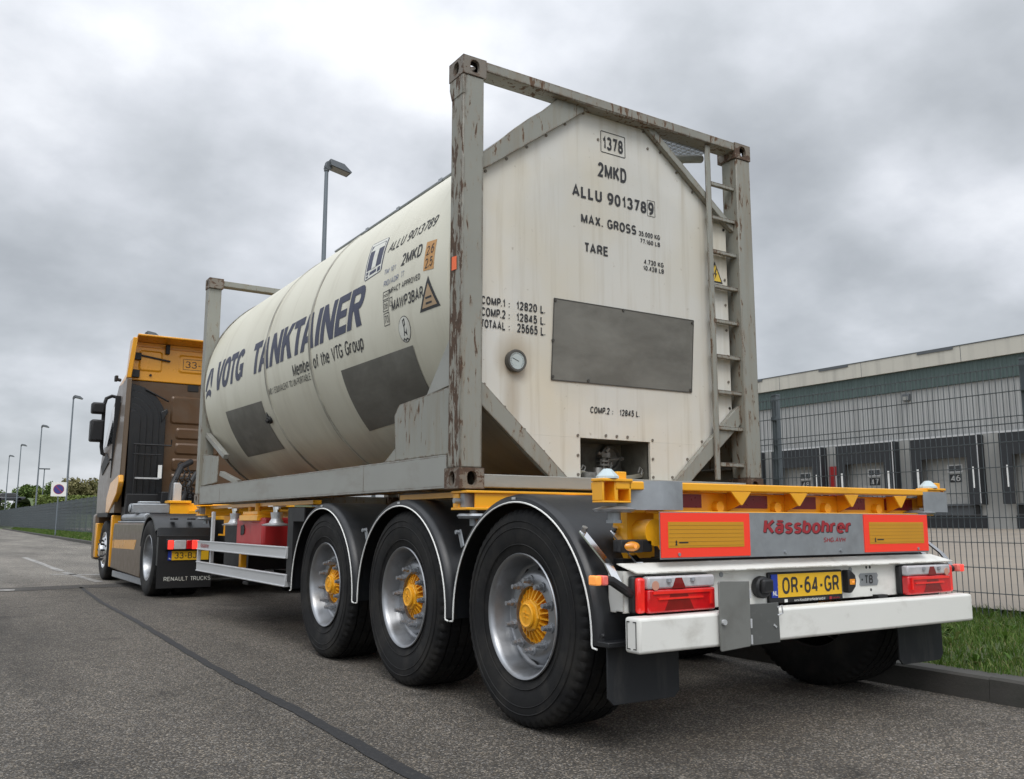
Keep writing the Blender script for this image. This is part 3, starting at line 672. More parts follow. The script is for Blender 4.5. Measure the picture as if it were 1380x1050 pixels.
# end frames: top rails and bottom rails
mb = MB(); mb.box(-HW+.162, HW-.162, YC+.004, YC+.135, ZT-.066, ZT-.004)
mb.prism([(-.25, ZT-.075), (.22, ZT-.075), (.95, ZT-.0665), (-.60, ZT-.0665)], 'y', YC+.008, YC+.13)
build(mb, 'top_rail', M['grey_rail'], TC, bevel=.006)
mb = MB(); mb.box(-HW+.162, HW-.162, YE-.12, YE-.004, ZT-.07, ZT-.004); build(mb, 'top_rail', M['grey'], TC, bevel=.006)
mb = MB(); mb.box(-HW+.162, HW-.162, YC+.01, YC+.10, ZB+.008, ZB+.085); build(mb, 'bottom_rail', M['grey_clean'], TC, bevel=.006)
mb = MB(); mb.box(-HW+.162, HW-.162, YE-.12, YE-.01, ZB+.008, ZB+.12); build(mb, 'bottom_rail', M['grey'], TC, bevel=.006)
for sx in (-1, 1):
    mb = MB(); xa, xb = sx*(HW-.012), sx*(HW-.085)
    lo, hi = min(xa, xb), max(xa, xb)
    prf = [(YC+.178, ZB+.01), (YC+.178, ZB+.195), (YE-.178, ZB+.195), (YE-.178, ZB+.01)]
    # channel: web and two flanges
    web = (xa, xa-sx*.010)
    mb.box(min(web), max(web), YC+.178, YE-.178, ZB+.018, ZB+.190)
    mb.box(lo, hi, YC+.178, YE-.178, ZB+.1905, ZB+.200); mb.box(lo, hi, YC+.178, YE-.178, ZB+.006, ZB+.0175)
    for yy in (1.86, 5.55):
        mb.box(min(xa+sx*.002, xa), max(xa+sx*.002, xa), yy, yy+.012, ZB+.02, ZB+.188)
    build(mb, 'side_rail', M['grey_clean'], TC, bevel=.003)
# corner saddles: gusset plates and braces
def saddle(sx, rear):
    x = sx*(HW-.030); t = sx*.010
    if rear:
        mb = MB(); mb.prism([(YC+.15, ZB+.205), (1.40, ZB+.205), (1.43, ZB+.50), (1.36, ZB+.565), (YC+.15, ZB+.60)], 'x', x, x-t)
        mb.prism([(1.41, ZB+.205), (1.41, ZB+.30), (1.60, ZB+.205)], 'x', x-t*1.2, x-t*2.2)
        build(mb, 'gusset_plate', M['grey'], TC, bevel=.003)
        mb = MB(); mb.add([(x, YC+.15, ZB+.93), (x, YC+.15, ZB+.61), (x, .98, ZB+.58), (x-sx*.22, YC+.25, ZB+.86), (x-sx*.22, YC+.25, ZB+.55), (x-sx*.22, .95, ZB+.55)],
                          [(0, 1, 2), (3, 5, 4), (0, 2, 5, 3), (1, 4, 5, 2), (0, 3, 4, 1)])
        build(mb, 'saddle_brace', M['grey_clean'], TC, bevel=.003)
    else:
        mb = MB(); mb.prism([(YE-.15, ZB+.205), (5.75, ZB+.225), (5.74, ZB+.50), (YE-.15, ZB+.56)], 'x', x, x-t)
        build(mb, 'gusset_plate', M['grey'], TC, bevel=.003)
        mb = MB(); mb.obox((x-sx*.05, YE-.16, ZB+.78), (x-sx*.10, 5.80, ZB+.50), .06, .05); mb.obox((x-sx*.05, 5.76, ZB+.32), (x-sx*.16, 5.48, ZB+.215), .06, .05)
        build(mb, 'saddle_brace', M['grey_clean'], TC, bevel=.003)
for sx in (-1, 1): saddle(sx, True); saddle(sx, False)
# barrel
ZC, RT = 2.472, 1.228
YA, YB = .665, 6.40
mb = MB(); mb.lathe((0, 0, ZC), 'y', [(RT-.03, YA+.001), (RT, YA+.02), (RT, YB-.03), (RT-.04, YB)], n=128)
mb.lathe((0, 0, ZC), 'y', [(RT-.04, YB), (1.0, YB+.04), (.02, YB+.09)], n=128)
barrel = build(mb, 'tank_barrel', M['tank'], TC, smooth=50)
for yy in (3.02, 4.18):
    mb = MB(); mb.lathe((0, 0, ZC), 'y', [(RT-.004, yy-.028), (RT+.007, yy-.020), (RT+.007, yy-.004), (RT-.002, yy), (RT+.007, yy+.004), (RT+.007, yy+.020), (RT-.004, yy+.028)], n=128)
    build(mb, 'cladding_band', paint('band_cream', (0.56, 0.54, 0.45), 0.45, 0, 0.1, dirt=(0.11, 0.10, 0.08), dscale=(2, 20, 2), dpos=(0.34, 0.62)), TC, smooth=30)
mb = MB(); mb.lathe((0, 0, ZC), 'y', [(RT-.03, YB-.01), (RT+.010, YB-.01), (RT+.010, YB+.035), (RT-.05, YB+.035)], n=128)
build(mb, 'front_ring', M['grey'], TC, smooth=30)
# rear end wall of the barrel (dark annulus behind the panel)
mb = MB(); mb.lathe((0, 0, ZC), 'y', [(RT-.032, YA+.30), (1.09, YA+.302), (.05, YA+.33)], n=96)
build(mb, 'barrel_end', paint('barrel_end_dark', (0.085, 0.075, 0.06), 0.7, 0, 0.25, dirt=(0.14, 0.11, 0.075), dscale=(3, 3, 3)), TC)
YP = .598                                     # plane of the flat rear panel
OCT = [(-.27, 3.702), (.27, 3.702), (1.045, 3.115), (1.045, 1.765), (.465, 1.248), (-.465, 1.248), (-1.045, 1.765), (-1.045, 3.115)]
# panel with the outlet opening cut out at its foot
bx0, bx1, bz1 = -.315, .265, 1.502
mb = MB()
mb.prism([(-.27, 3.702), (.27, 3.702), (1.045, 3.115), (1.045, bz1), (-1.045, bz1), (-1.045, 3.115)], 'y', YP, YP+.03)
zl = 1.765; 
mb2 = MB()
for sx in (-1, 1):
    e = bx0 if sx < 0 else bx1
    k = .465+(1.045-.465)*(bz1-1.248)/(1.765-1.248)
    mb2.prism([(e, bz1-.0004), (sx*k, bz1-.0004), (sx*.465, 1.248), (e, 1.248)], 'y', YP, YP+.03)
# trim the upper plate to the lower diagonals
mb = MB(); k = .465+(1.045-.465)*(bz1-1.248)/(1.765-1.248)
mb.prism([(-.27, 3.702), (.27, 3.702), (1.045, 3.115), (1.045, 1.765), (k, bz1), (-k, bz1), (-1.045, 1.765), (-1.045, 3.115)], 'y', YP, YP+.03)
mb.add(mb2.v, mb2.f)
panel = build(mb, 'end_panel', M['end_panel'], TC, smooth=0)
mb = MB()
bolts = [(.30, 3.56), (-.14, 3.52)]
for (ax, az), (bx, bz) in zip(OCT, OCT[1:]+OCT[:1]):
    ln = math.hypot(bx-ax, bz-az); n_ = max(2, int(ln/.19))
    if abs(ax-bx) < .01 and ax < 0 or abs(az-bz) < .01: continue
    for i in range(n_+1):
        t = i/n_; cx, cz_ = ax+(bx-ax)*t, az+(bz-az)*t
        f_ = 1-.028/ max(.2, math.hypot(cx, cz_-ZC)); 
        if cz_ < 1.3 and bx0-.03 < cx < bx1+.03: continue
        bolts.append((cx*f_, ZC+(cz_-ZC)*f_))
for x in (bx0-.02, bx1+.02):
    for z in (1.27, 1.39, 1.515): bolts.append((x, z))
for x in (-.11, -.02, .07): bolts.append((x, 1.525))
for cx, cz_ in bolts: mb.cyl((cx, YP-.006, cz_), (cx, YP+.002, cz_), .0095, n=8)
build(mb, 'panel_bolts', paint('bolt_dark', (0.20, 0.175, 0.145), 0.6, 0.4, 0.2), TC, smooth=30)['kind'] = 'stuff'
# frame plates round the panel
def band(pts, name='frame_plate', mat=None):
    mb = MB(); mb.prism(pts, 'y', YP-.045, YP-.006); build(mb, name, mat or M['grey'], TC, bevel=.003)
for sx in (-1, 1):
    xo = sx*(HW-.151)
    arc = []
    for i in range(9):
        a = R(60-33*i/8) ; arc.append((sx*1.222*math.cos(a), ZC+1.222*math.sin(a)))
    arc = [p for p in arc if abs(p[0]) < abs(xo)]
    band([(sx*.25, 3.696)]+([(-.50, 3.696), (-.62, 3.585), (-.72, 3.510), (-.83, 3.415), (-.95, 3.300)] if sx < 0 else [(.325, 3.696)])+[(xo, 3.180 if sx < 0 else 3.135), (xo, 3.085), (sx*1.03, 3.112), (sx*.25, 3.690)])
    band([(xo, 1.800), (sx*1.03, 1.765), (sx*.45, 1.252), (sx*.45, 1.244), (sx*.58, 1.244), (xo, 1.665)])
# placard plate on the panel
mb = MB(); mb.poly((-.512, YP-.004, 2.372), (.690, YP-.004, 2.378), (.652, YP-.004, 1.865), (-.538, YP-.004, 1.850))
mb.prism([(-.512, 2.372), (.690, 2.378), (.652, 1.865), (-.538, 1.850)], 'y', YP-.005, YP-.001)
pp_ = build(mb, 'placard_plate', M['patch'], TC, smooth=0)
mb = MB(); Q = [(-.512, 2.372), (.690, 2.378), (.652, 1.865), (-.538, 1.850)]
for (xa, za), (xb, zb) in zip(Q, Q[1:]+Q[:1]): mb.obox((xa, YP-.0055, za), (xb, YP-.0055, zb), .006, .002, up=(0, 1, 0))
for x, z in ((-.505, 2.36), (-.525, 2.10), (-.528, 1.87), (-.25, 1.868), (.64, 1.88), (.676, 2.36), (.05, 2.368)): mb.cyl((x, YP-.005, z), (x, YP-.011, z), .010, n=8)
build(mb, 'plate_edge', paint('plate_edge_dark', (0.05, 0.046, 0.04), 0.6, 0, 0.3), pp_, origin=WPOS[TC.name], smooth=0)
# gauge
ga = build(MB().lathe((-.812, YP, 1.938), 'y', [(.066, .0), (.070, -.03), (.066, -.042), (.054, -.042), (.052, -.036)], n=40), 'gauge', paint('gauge_body', (0.10, 0.095, 0.085), 0.4, 0.4, 0.2), TC)
mb = MB(); mb.cyl((-.812, YP-.030, 1.938), (-.812, YP-.037, 1.938), .053, n=40); build(mb, 'gauge_face', M['gauge_face'], ga, smooth=30, origin=WPOS[ga.name])
mb = MB(); mb.obox((-.845, YP-.0375, 1.952), (-.800, YP-.0375, 1.934), .004, .0015, up=(0, 1, 0))
for i in range(21):
    a = R(-45+270*i/20); c, s_ = math.cos(a), math.sin(a); mb.obox((-.812+.040*c, YP-.0375, 1.938+.040*s_), (-.812+.047*c, YP-.0375, 1.938+.047*s_), .0025, .001, up=(0, 1, 0))
build(mb, 'gauge_needle', M['ink'], ga, origin=WPOS[ga.name], smooth=0)
# outlet box
mb = MB(); x0, x1, z0, z1, yb = bx0, bx1, 1.248, bz1, YP+.30
mb.add([(x0, YP+.02, z0), (x1, YP+.02, z0), (x1, YP+.02, z1), (x0, YP+.02, z1), (x0, yb, z0), (x1, yb, z0), (x1, yb, z1), (x0, yb, z1)],
       [(4, 5, 6, 7), (0, 4, 7, 3), (1, 2, 6, 5), (3, 7, 6, 2), (0, 1, 5, 4)])
build(mb, 'outlet_box', paint('outlet_box_dirty', (0.17, 0.165, 0.14), 0.6, 0.2, 0.3, vs=9, dirt=(0.07, 0.06, 0.045), dscale=(9, 9, 9), dpos=(0.4, 0.7)), TC, smooth=0)
mb = MB()
mb.lathe((.135, yb-.02, 1.405), 'y', [(.085, 0), (.085, -.03), (.07, -.032), (.066, -.012), (.01, -.01)], n=28)
mb.cyl((.02, yb-.15, 1.385), (.15, yb-.13, 1.395), .009, n=10); mb.cyl((.13, yb-.15, 1.394), (.16, yb-.14, 1.396), .014, n=10)
mb.cyl((-.02, yb-.16, 1.25), (-.02, yb-.16, 1.42), .020, n=14); mb.cyl((-.02, yb-.16, 1.365), (-.02, yb-.16, 1.375), .045, n=16); mb.cyl((-.02, yb-.16, 1.34), (-.02, yb-.16, 1.35), .045, n=16)
mb.box(-.055, .015, yb-.19, yb-.13, 1.395, 1.43); mb.cyl((-.085, yb-.18, 1.425), (-.02, yb-.17, 1.405), .014, n=10); mb.cyl((-.03, yb-.20, 1.43), (-.005, yb-.20, 1.455), .012, n=8)
for i in range(4): mb.cyl((-.02+.036*math.cos(i*1.57+.4), yb-.16+.036*math.sin(i*1.57+.4), 1.335), (-.02+.036*math.cos(i*1.57+.4), yb-.16+.036*math.sin(i*1.57+.4), 1.385), .006, n=6)
mb.cyl((-.10, yb-.20, 1.25), (-.10, yb-.20, 1.325), .045, .03, n=20); mb.cyl((-.19, yb-.21, 1.25), (-.19, yb-.21, 1.29), .06, n=20)
mb.tube([(.02, yb-.18, 1.30), (.025, yb-.18, 1.36), (.035, yb-.18, 1.37), (.03, yb-.18, 1.33)], .0035); mb.tube([(.0, yb-.19, 1.28), (.01, yb-.19, 1.33), (.03, yb-.19, 1.345)], .0035)
mb.tube([(-.25, yb-.22, 1.31), (-.235, yb-.22, 1.335), (-.215, yb-.22, 1.325), (-.225, yb-.22, 1.30), (-.245, yb-.22, 1.30)], .006)
mb.tube([(.20, yb-.25, 1.30), (.215, yb-.25, 1.335), (.235, yb-.25, 1.32), (.225, yb-.25, 1.285)], .006)
mb.box(-.262, -.248, yb-.03, yb-.01, 1.33, 1.45); mb.obox((-.30, yb-.02, 1.28), (.26, yb-.02, 1.30), .02, .05)
build(mb, 'outlet_valve', paint('valve_steel', (0.24, 0.235, 0.22), 0.4, 0.6, 0.3, vs=14, dirt=(0.08, 0.07, 0.055), dscale=(12, 12, 12), dpos=(0.4, 0.7)), TC, smooth=40)
# ladder
lad = build(MB().box(.800, .850, YC+.032, YC+.044, ZB+.10, ZT-.068), 'ladder', M['grey'], TC, bevel=.003)
for i in range(9):
    z = 3.415-.2545*i
    mb = MB(); mb.box(.8505, HW-.151, YC+.030, YC+.060, z-.020, z+.002); mb.box(.8505, HW-.151, YC+.030, YC+.085, z+.0025, z+.007)
    build(mb, 'rung', M['grey'], lad, origin=WPOS[lad.name], bevel=.002)
# walkway grating and its supports on top
mb = MB()
for i in range(140):
    y = .66+i*.041; mb.box(.27, .93, y, y+.008, ZT-.060, ZT-.045)
for i in range(15): mb.box(.27+i*.047, .278+i*.047, .66, 6.4, ZT-.0605, ZT-.036)
build(mb, 'walkway_grating', M['galv'], TC, smooth=0)
for y in (2.4, 4.4, 6.1): build(MB().obox((.50, y, ZC+1.12), (.90, y, ZT-.08), .05, .05), 'walkway_bracket', M['grey'], TC, smooth=40)
mb = MB(); mb.tube([(.50, .70, 3.565), (.92, .70, 3.665)], .030, 12); build(mb, 'walkway_support', M['grey'], TC, smooth=40)
mb = MB(); mb.prism([(-.34, 3.60), (-.16, 3.74), (-.12, 3.74), (-.12, 3.6)], 'y', .70, .76); mb.box(-.17, -.13, .76, 6.35, 3.705, 3.735)
build(mb, 'top_spine', M['grey'], TC, smooth=0)
# lettering on the end panel (lower-left corners measured on the panel plane)
F_ = (YP-.003+3.8386)/(.56+3.8386)
def pe(x, z): return (CAM.x+(x-CAM.x)*F_, YP-.003, CAM.z+(z-CAM.z)*F_)
EX, EZ = (1, 0, 0), (0, 0, 1)
def panel_text(body, x0, z0, x1, z1, bold=0.144, mat='ink', **kw):
    mb = MB(); a = pe(x0, z0); b = pe(x1, z1); lettering(mb, body, a, EX, EZ, b[0]-a[0], b[2]-a[2], bold=bold, **kw)
    build(mb, 'lettering', M[mat], TC, smooth=0, recalc=False)
panel_text('1378', -.125, 3.445, .045, 3.545, 0.238)
panel_text('2MKD', -.178, 3.238, .072, 3.345, 0.250)
panel_text('ALLU 901378', -.388, 3.065, .245, 3.155, 0.245); panel_text('9', .262, 3.065, .312, 3.155, 0.245)
panel_text('MAX. GROSS', -.318, 2.893, .150, 2.967, 0.245)
panel_text('35.000 KG', .172, 2.897, .362, 2.932, 0.236); panel_text('77.160 LB', .186, 2.848, .362, 2.882, 0.236)
panel_text('TARE', -.288, 2.703, -.100, 2.775, 0.245)
panel_text('4.730 KG', .212, 2.705, .390, 2.740, 0.236); panel_text('10.428 LB', .208, 2.662, .392, 2.697, 0.236)
for z, a, b in ((2.252, 'COMP.1 :', '12820 L.'), (2.180, 'COMP.2 :', '12845 L.'), (2.112, 'TOTAAL :', '25665 L.')):
    panel_text(a, -1.066, z, -.866, z+.056, 0.236); panel_text(b, -.815, z, -.605, z+.056, 0.236)
panel_text('COMP.2 :', -.262, 1.655, -.075, 1.700, 0.236, shear=.08); panel_text('12845 L.', -.022, 1.655, .148, 1.700, 0.236, shear=.08)
def panel_frame(x0, z0, x1, z1, w=.004):
    a, b = pe(x0, z0), pe(x1, z1); mb = MB(); y0, y1 = YP-.003, YP-.001
    mb.box(a[0], b[0], y0, y1, a[2]-w, a[2]); mb.box(a[0], b[0], y0, y1, b[2], b[2]+w); mb.box(a[0]-w, a[0], y0, y1, a[2], b[2]); mb.box(b[0], b[0]+w, y0, y1, a[2], b[2])
    build(mb, 'lettering_frame', M['ink'], TC, smooth=0)
panel_frame(-.142, 3.425, .062, 3.568); panel_frame(.256, 3.055, .322, 3.165, .002)
a = pe(.885, 2.83)
mb = MB(); mb.prism([(a[0], a[2]), (a[0]-.075, a[2]-.155), (a[0]+.075, a[2]-.155)], 'y', YP-.003, YP-.001)
tri = build(mb, 'warning_triangle', M['ink'], TC, smooth=0)
mb = MB(); mb.prism([(a[0], a[2]-.024), (a[0]-.056, a[2]-.144), (a[0]+.056, a[2]-.144)], 'y', YP-.005, YP-.0032); build(mb, 'triangle_field', M['warn_yellow'], tri, origin=WPOS[tri.name], smooth=0)
mb = MB(); mb.poly(*[(a[0]+u, YP-.0065, a[2]+v) for u, v in ((.006, -.05), (-.016, -.098), (-.002, -.096), (-.010, -.135), (.016, -.086), (.002, -.088), (.014, -.05))]); build(mb, 'triangle_symbol', M['ink'], tri, origin=WPOS[tri.name], smooth=0)
# lettering on the barrel: reads along -y, wraps round the skin
def cyl_map(mb, vs, fs, y0, th0, lift=.0022, step=.035):
    """vs: (u, v) metres; baseline at angle th0 (degrees above the waist) starting at y0"""
    bm = bmesh.new(); vv = [bm.verts.new((u, v, 0)) for u, v in vs]
    for f in fs:
        try: bm.faces.new([vv[i] for i in f])
        except ValueError: pass
    v0 = min(v for _, v in vs); v1 = max(v for _, v in vs); z = v0+step
    while z < v1:
        bmesh.ops.bisect_plane(bm, geom=bm.verts[:]+bm.edges[:]+bm.faces[:], plane_co=(0, z, 0), plane_no=(0, 1, 0)); z += step
    bm.verts.index_update(); rr = RT+lift; out = []
    for v in bm.verts:
        t = R(th0)+v.co.y/RT; out.append((-rr*math.cos(t), y0-v.co.x, ZC+rr*math.sin(t)))
    mb.add(out, [tuple(w.index for w in f.verts) for f in bm.faces]); bm.free()
def skin_text(body, y0, y1, th0, h, mat='ink', name='lettering', lift=.0022, **kw):
    mb = MB()
    for i, (vs, fs) in enumerate(text_strokes(body, y0-y1, h, **kw)): cyl_map(mb, vs, fs, y0, th0, lift+.00015*(i % 7))
    return build(mb, name, M[mat], TC, smooth=0, recalc=False)
def skin_poly(pts, mat, name, lift=.0015, step=.035, parent=None):
    """pts: (y, theta deg) outline"""
    vs = [(-y, R(t)*RT) for y, t in pts]; mb = MB(); cyl_map(mb, vs, [tuple(range(len(vs)))], 0.0, 0.0, lift, step)
    return build(mb, name, M[mat], parent or TC, smooth=0, recalc=False, origin=WPOS[TC.name])
ARC = RT*math.pi/180
def rect(a, b, c, d): return [(a, b), (c, b), (c, d), (a, d)]
def heavy():
    H = {}; mir = lambda P: [(1-x, y) for x, y in P]
    def strip2(o, i_): return [[o[k], o[k+1], i_[k+1], i_[k]] for k in range(len(o)-1)]
    H['T'] = (.80, [rect(0, .78, 1, 1), rect(.34, 0, .66, .7795)])
    leg = [(0, 0), (.28, 0), (.5, .80), (.5, 1), (.33, 1)]
    H['A'] = (.98, [leg, mir(leg), [(.335, .20), (.665, .20), (.6155, .38), (.3845, .38)]])
    lv = [(0, 1), (.31, 1), (.5, .26), (.5, 0), (.34, 0)]; H['V'] = (.92, [lv, mir(lv)])
    H['N'] = (.88, [rect(0, 0, .28, 1), rect(.72, 0, 1, 1), [(.28, 1), (.28, .56), (.72, 0), (.72, .44)]])
    H['K'] = (.92, [rect(0, 0, .29, 1), [(.29, .38), (.98, 1), (.63, 1), (.29, .66)], [(.40, .479), (.68, 0), (1.02, 0), (.60, .659)]])
    H['I'] = (.28, [rect(0, 0, 1, 1)]); H['E'] = (.72, [rect(0, 0, .36, 1), rect(.36, .80, 1, 1), rect(.36, .41, .92, .60), rect(.36, 0, 1, .20)])
    o = [(.30, 1), (.62, 1)]+arc_(.62, .71, .36, .29, 90, -90, 10)[1:]+[(.30, .42)]; i_ = [(.30, .81), (.60, .81)]+arc_(.60, .71, .10, .10, 90, -90, 10)[1:]+[(.30, .61)]
    H['R'] = (.86, [rect(0, 0, .30, 1)]+strip2(o, i_)+[[(.38, .4195), (.66, 0), (1.0, 0), (.70, .4195)]])
    H['O'] = (.90, strip2(arc_(.5, .5, .5, .5, 0, 360, 32), arc_(.5, .5, .185, .29, 0, 360, 32)))
    H['G'] = (.90, strip2(arc_(.5, .5, .5, .5, 38, 312, 26), arc_(.5, .5, .185, .29, 38, 312, 26))+[[(.54, .32), (.70, .32), (1.0, .32), (1.0, .51), (.54, .51)], [(.70, .30), (.70, .16), (.82, .09), (1.0, .06), (1.0, .32), (.70, .32)]])
    return H
HV = heavy()
def skin_heavy(body, y0, y1, th0, h, mat, shear):
    x = 0; S = []; prev = ''
    for ch in body:
        w, P = HV[ch]; x -= .17 if prev+ch in ('TA', 'AT') else .10 if prev+ch in ('VO', 'OT', 'TG', 'KT') else 0
        S += [[(x+u*w, v) for u, v in p] for p in P]; x += w+.085; prev = ch
    k = ((y0-y1)-shear*h)/(x-.085); mb = MB()
    for i, p in enumerate(S): cyl_map(mb, [(u*k+shear*h*v, v*h) for u, v in p], [tuple(range(len(p)))], y0, th0, .0022+.00012*(i % 5))
    build(mb, 'lettering', M[mat], TC, smooth=0, recalc=False)
skin_heavy('VOTG', 5.95, 4.84, -4.4, .315, 'navy', .24)
skin_heavy('TANKTAINER', 4.62, 1.89, -4.8, .300, 'navy', .24)
for pts in ([(6.33, -2.2), (6.285, -2.9), (6.17, 4.0), (6.12, 9.0), (6.20, 8.8), (6.29, 3.0)], [(6.115, 9.0), (6.07, 8.6), (6.05, 3.2), (6.07, -.6), (6.105, -1.8), (6.13, 1.0), (6.135, 4.0)], [(6.32, -6.6), (6.30, -3.8), (6.25, -2.6), (6.17, -2.0), (6.10, -3.0), (6.09, -4.2), (6.13, -6.4), (6.17, -5.2), (6.22, -4.9), (6.27, -5.4)]):
    skin_poly(pts, 'navy', 'emblem')
skin_text('Member of the VTG Group', 3.46, 1.965, -13.6, .125, 'ink', bold=0.165, spacing=.95)
skin_text('IMO 1 EQUIVALENT TO UN PORTABLE', 4.17, 3.08, -16.4, .062, 'ink', bold=0.125)
skin_text('ALLU 9013789', 1.66, .93, 16.9, .085, 'ink', bold=0.15, shear=.18)
skin_text('2MKD', 1.36, 1.06, 8.4, .090, 'ink', bold=0.19)
skin_text('TM 101', 1.62, 1.44, 8.6, .040, 'fade_blue', bold=0.125)
skin_text('RID/ADR', 1.60, 1.37, 4.4, .042, 'fade_blue', bold=0.125); skin_text('TT', 1.33, 1.29, 4.6, .04, 'fade_blue')
skin_text('IMPACT APPROVED', 1.51, 1.045, .9, .045, 'ink', bold=0.17)
skin_text('MAWP3BAR', 1.46, 1.005, -5.2, .088, 'ink', bold=0.195)
og = skin_poly([(1.005, 12.0), (.865, 11.2), (.865, 2.2), (1.005, 2.9)], 'decal_orange', 'hazard_plate')
skin_text('2.6', .985, .885, 7.4, .062, 'ink', lift=.003, bold=0.129); skin_text('2.5', .985, .885, 3.4, .062, 'ink', lift=.003, bold=0.129)
skin_poly([(.935, .8), (1.065, -9.0), (.795, -9.3)], 'ink', 'warning_triangle', .0016)
skin_poly([(.935, -1.4), (1.028, -8.2), (.834, -8.4)], 'decal_tan', 'triangle_field', .0026)
skin_poly([(.975, -5.2), (.895, -5.3), (.895, -5.9), (.975, -5.8)], 'ink', 'faded_mark', .0034); skin_poly([(.975, -6.8), (.895, -6.9), (.895, -7.5), (.975, -7.4)], 'ink', 'faded_mark', .0034)
skin_poly([(1.305+.085*math.cos(i*R(15)), -11.8+4.1*math.sin(i*R(15))) for i in range(24)], 'ink', 'round_mark', .0014)
skin_poly([(1.305+.080*math.cos(i*R(15)), -11.8+3.85*math.sin(i*R(15))) for i in range(24)], 'decal_white', 'round_mark_field', .0022)
for st in ([(.42, .80), (.58, .84), (.60, .66), (.46, .62), (.42, .80)], [(.50, .62), (.46, .45), (.62, .36), (.70, .52), (.66, .30)], [(.46, .45), (.38, .30)], [(.22, .16), (.34, .22), (.46, .14), (.60, .20), (.76, .15)]):
    vs, fs = ribbon2([(u*.14, v*.20) for u, v in st], .010); mb = MB(); cyl_map(mb, vs, fs, 1.375, -16.6, .0032); build(mb, 'round_mark_symbol', M['ink'], TC, smooth=0, recalc=False)
def skin_box_text(body, y0, y1, t0, h):
    w = .005; t1 = t0+h/ARC; dt = w/ARC
    for pts in ([(y0, t0), (y1, t0), (y1, t0+dt), (y0, t0+dt)], [(y0, t1-dt), (y1, t1-dt), (y1, t1), (y0, t1)], [(y0, t0+dt), (y0-w, t0+dt), (y0-w, t1-dt), (y0, t1-dt)], [(y1+w, t0+dt), (y1, t0+dt), (y1, t1-dt), (y1+w, t1-dt)]):
        skin_poly(pts, 'ink', 'letter_box')
    skin_text(body, y0-.014, y1+.014, t0+.018/ARC, h-.036, 'ink', bold=0.125)
skin_box_text('70', 1.59, 1.505, -8.6, .088)
skin_box_text('DB', 1.595, 1.51, -4.0, .075); skin_box_text('NS', 1.60, 1.50, -.2, .06)
skin_box_text('SJ', 1.495, 1.45, -3.0, .06)
# blue emblem: slanted badge with a white letter form
def slant(u, v): return ((1-v)*(1.975-.29*u)+v*(2.08-.335*u), (1-v)*(10.2+.8*u)+v*(26.3-1.6*u))
def badge(pts, mat, lift): return skin_poly([slant(u, v) for u, v in pts], mat, 'badge', lift)
badge([(.06, 0), (.94, 0), (1, .05), (1, .95), (.94, 1), (.06, 1), (0, .95), (0, .05)], 'navy', .0014)
badge([(.05, .02), (.95, .02), (.95, .98), (.05, .98)], 'decal_white', .0022)
badge([(.10, .22), (.90, .22), (.90, .90), (.10, .90)], 'navy', .0030)
badge([(.10, .74), (.90, .74), (.86, .88), (.24, .88)], 'decal_white', .0038); badge([(.38, .22), (.62, .22), (.62, .745), (.38, .745)], 'decal_white', .0044)
badge([(.10, .12), (.22, .12), (.22, .19), (.10, .19)], 'navy', .0032); badge([(.10, .05), (.22, .05), (.22, .09), (.10, .09)], 'navy', .0032); badge([(.30, .08), (.68, .08), (.68, .16), (.30, .16)], 'navy', .0032); badge([(.74, .05), (.90, .05), (.90, .17), (.74, .17)], 'navy', .0032)
# grey patches and the small knob
skin_poly([(2.45, -17.0), (1.24, -17.3), (1.24, -38.5), (2.45, -41.0)], 'patch', 'placard_plate', .003)
skin_poly([(5.63, -16.4), (4.42, -17.4), (4.42, -41.0), (5.63, -41.5)], 'patch', 'placard_plate', .003)
tp = R(49.5); cx_, cz_ = -(RT+.010)*math.cos(tp), ZC+(RT+.010)*math.sin(tp)
mb = MB(); mb.tube([(cx_, .75, cz_), (cx_, 3.6, cz_)], .010, 8)
for y in (1.55, 2.25, 2.85): mb.box(cx_-.012, cx_+.012, y, y+.05, cz_-.012, cz_+.014)
build(mb, 'top_pipe', M['galv'], TC)
t = R(-26.5); mb = MB(); c0 = Vector((-RT*math.cos(t), 4.34, ZC+RT*math.sin(t))); d0 = Vector((-math.cos(t), 0, math.sin(t)))
mb.cyl(c0, c0+d0*.03, .035, n=16); mb.cyl(c0+d0*.03, c0+d0*.05, .02, n=12); mb.obox(c0+d0*.02+Vector((0, .05, .08)), c0+d0*.02, .03, .02)
build(mb, 'earth_stud', M['black'], TC)
mb = MB(); mb.poly((-HW-.0005, .560, 2.440), (-HW-.0005, .620, 2.443), (-HW-.0005, .618, 2.525), (-HW-.0005, .562, 2.520)); build(mb, 'sticker', M['sticker'], TC, smooth=0)

#@@TRAILER
# ------------------------------------------------------------------ trailer
TR = root('semi_trailer', (0, 1.2, 0), 'yellow three axle container trailer with black mudguards and white rear bumper', 'trailer')
AX = [-.118, 1.192, 2.502]
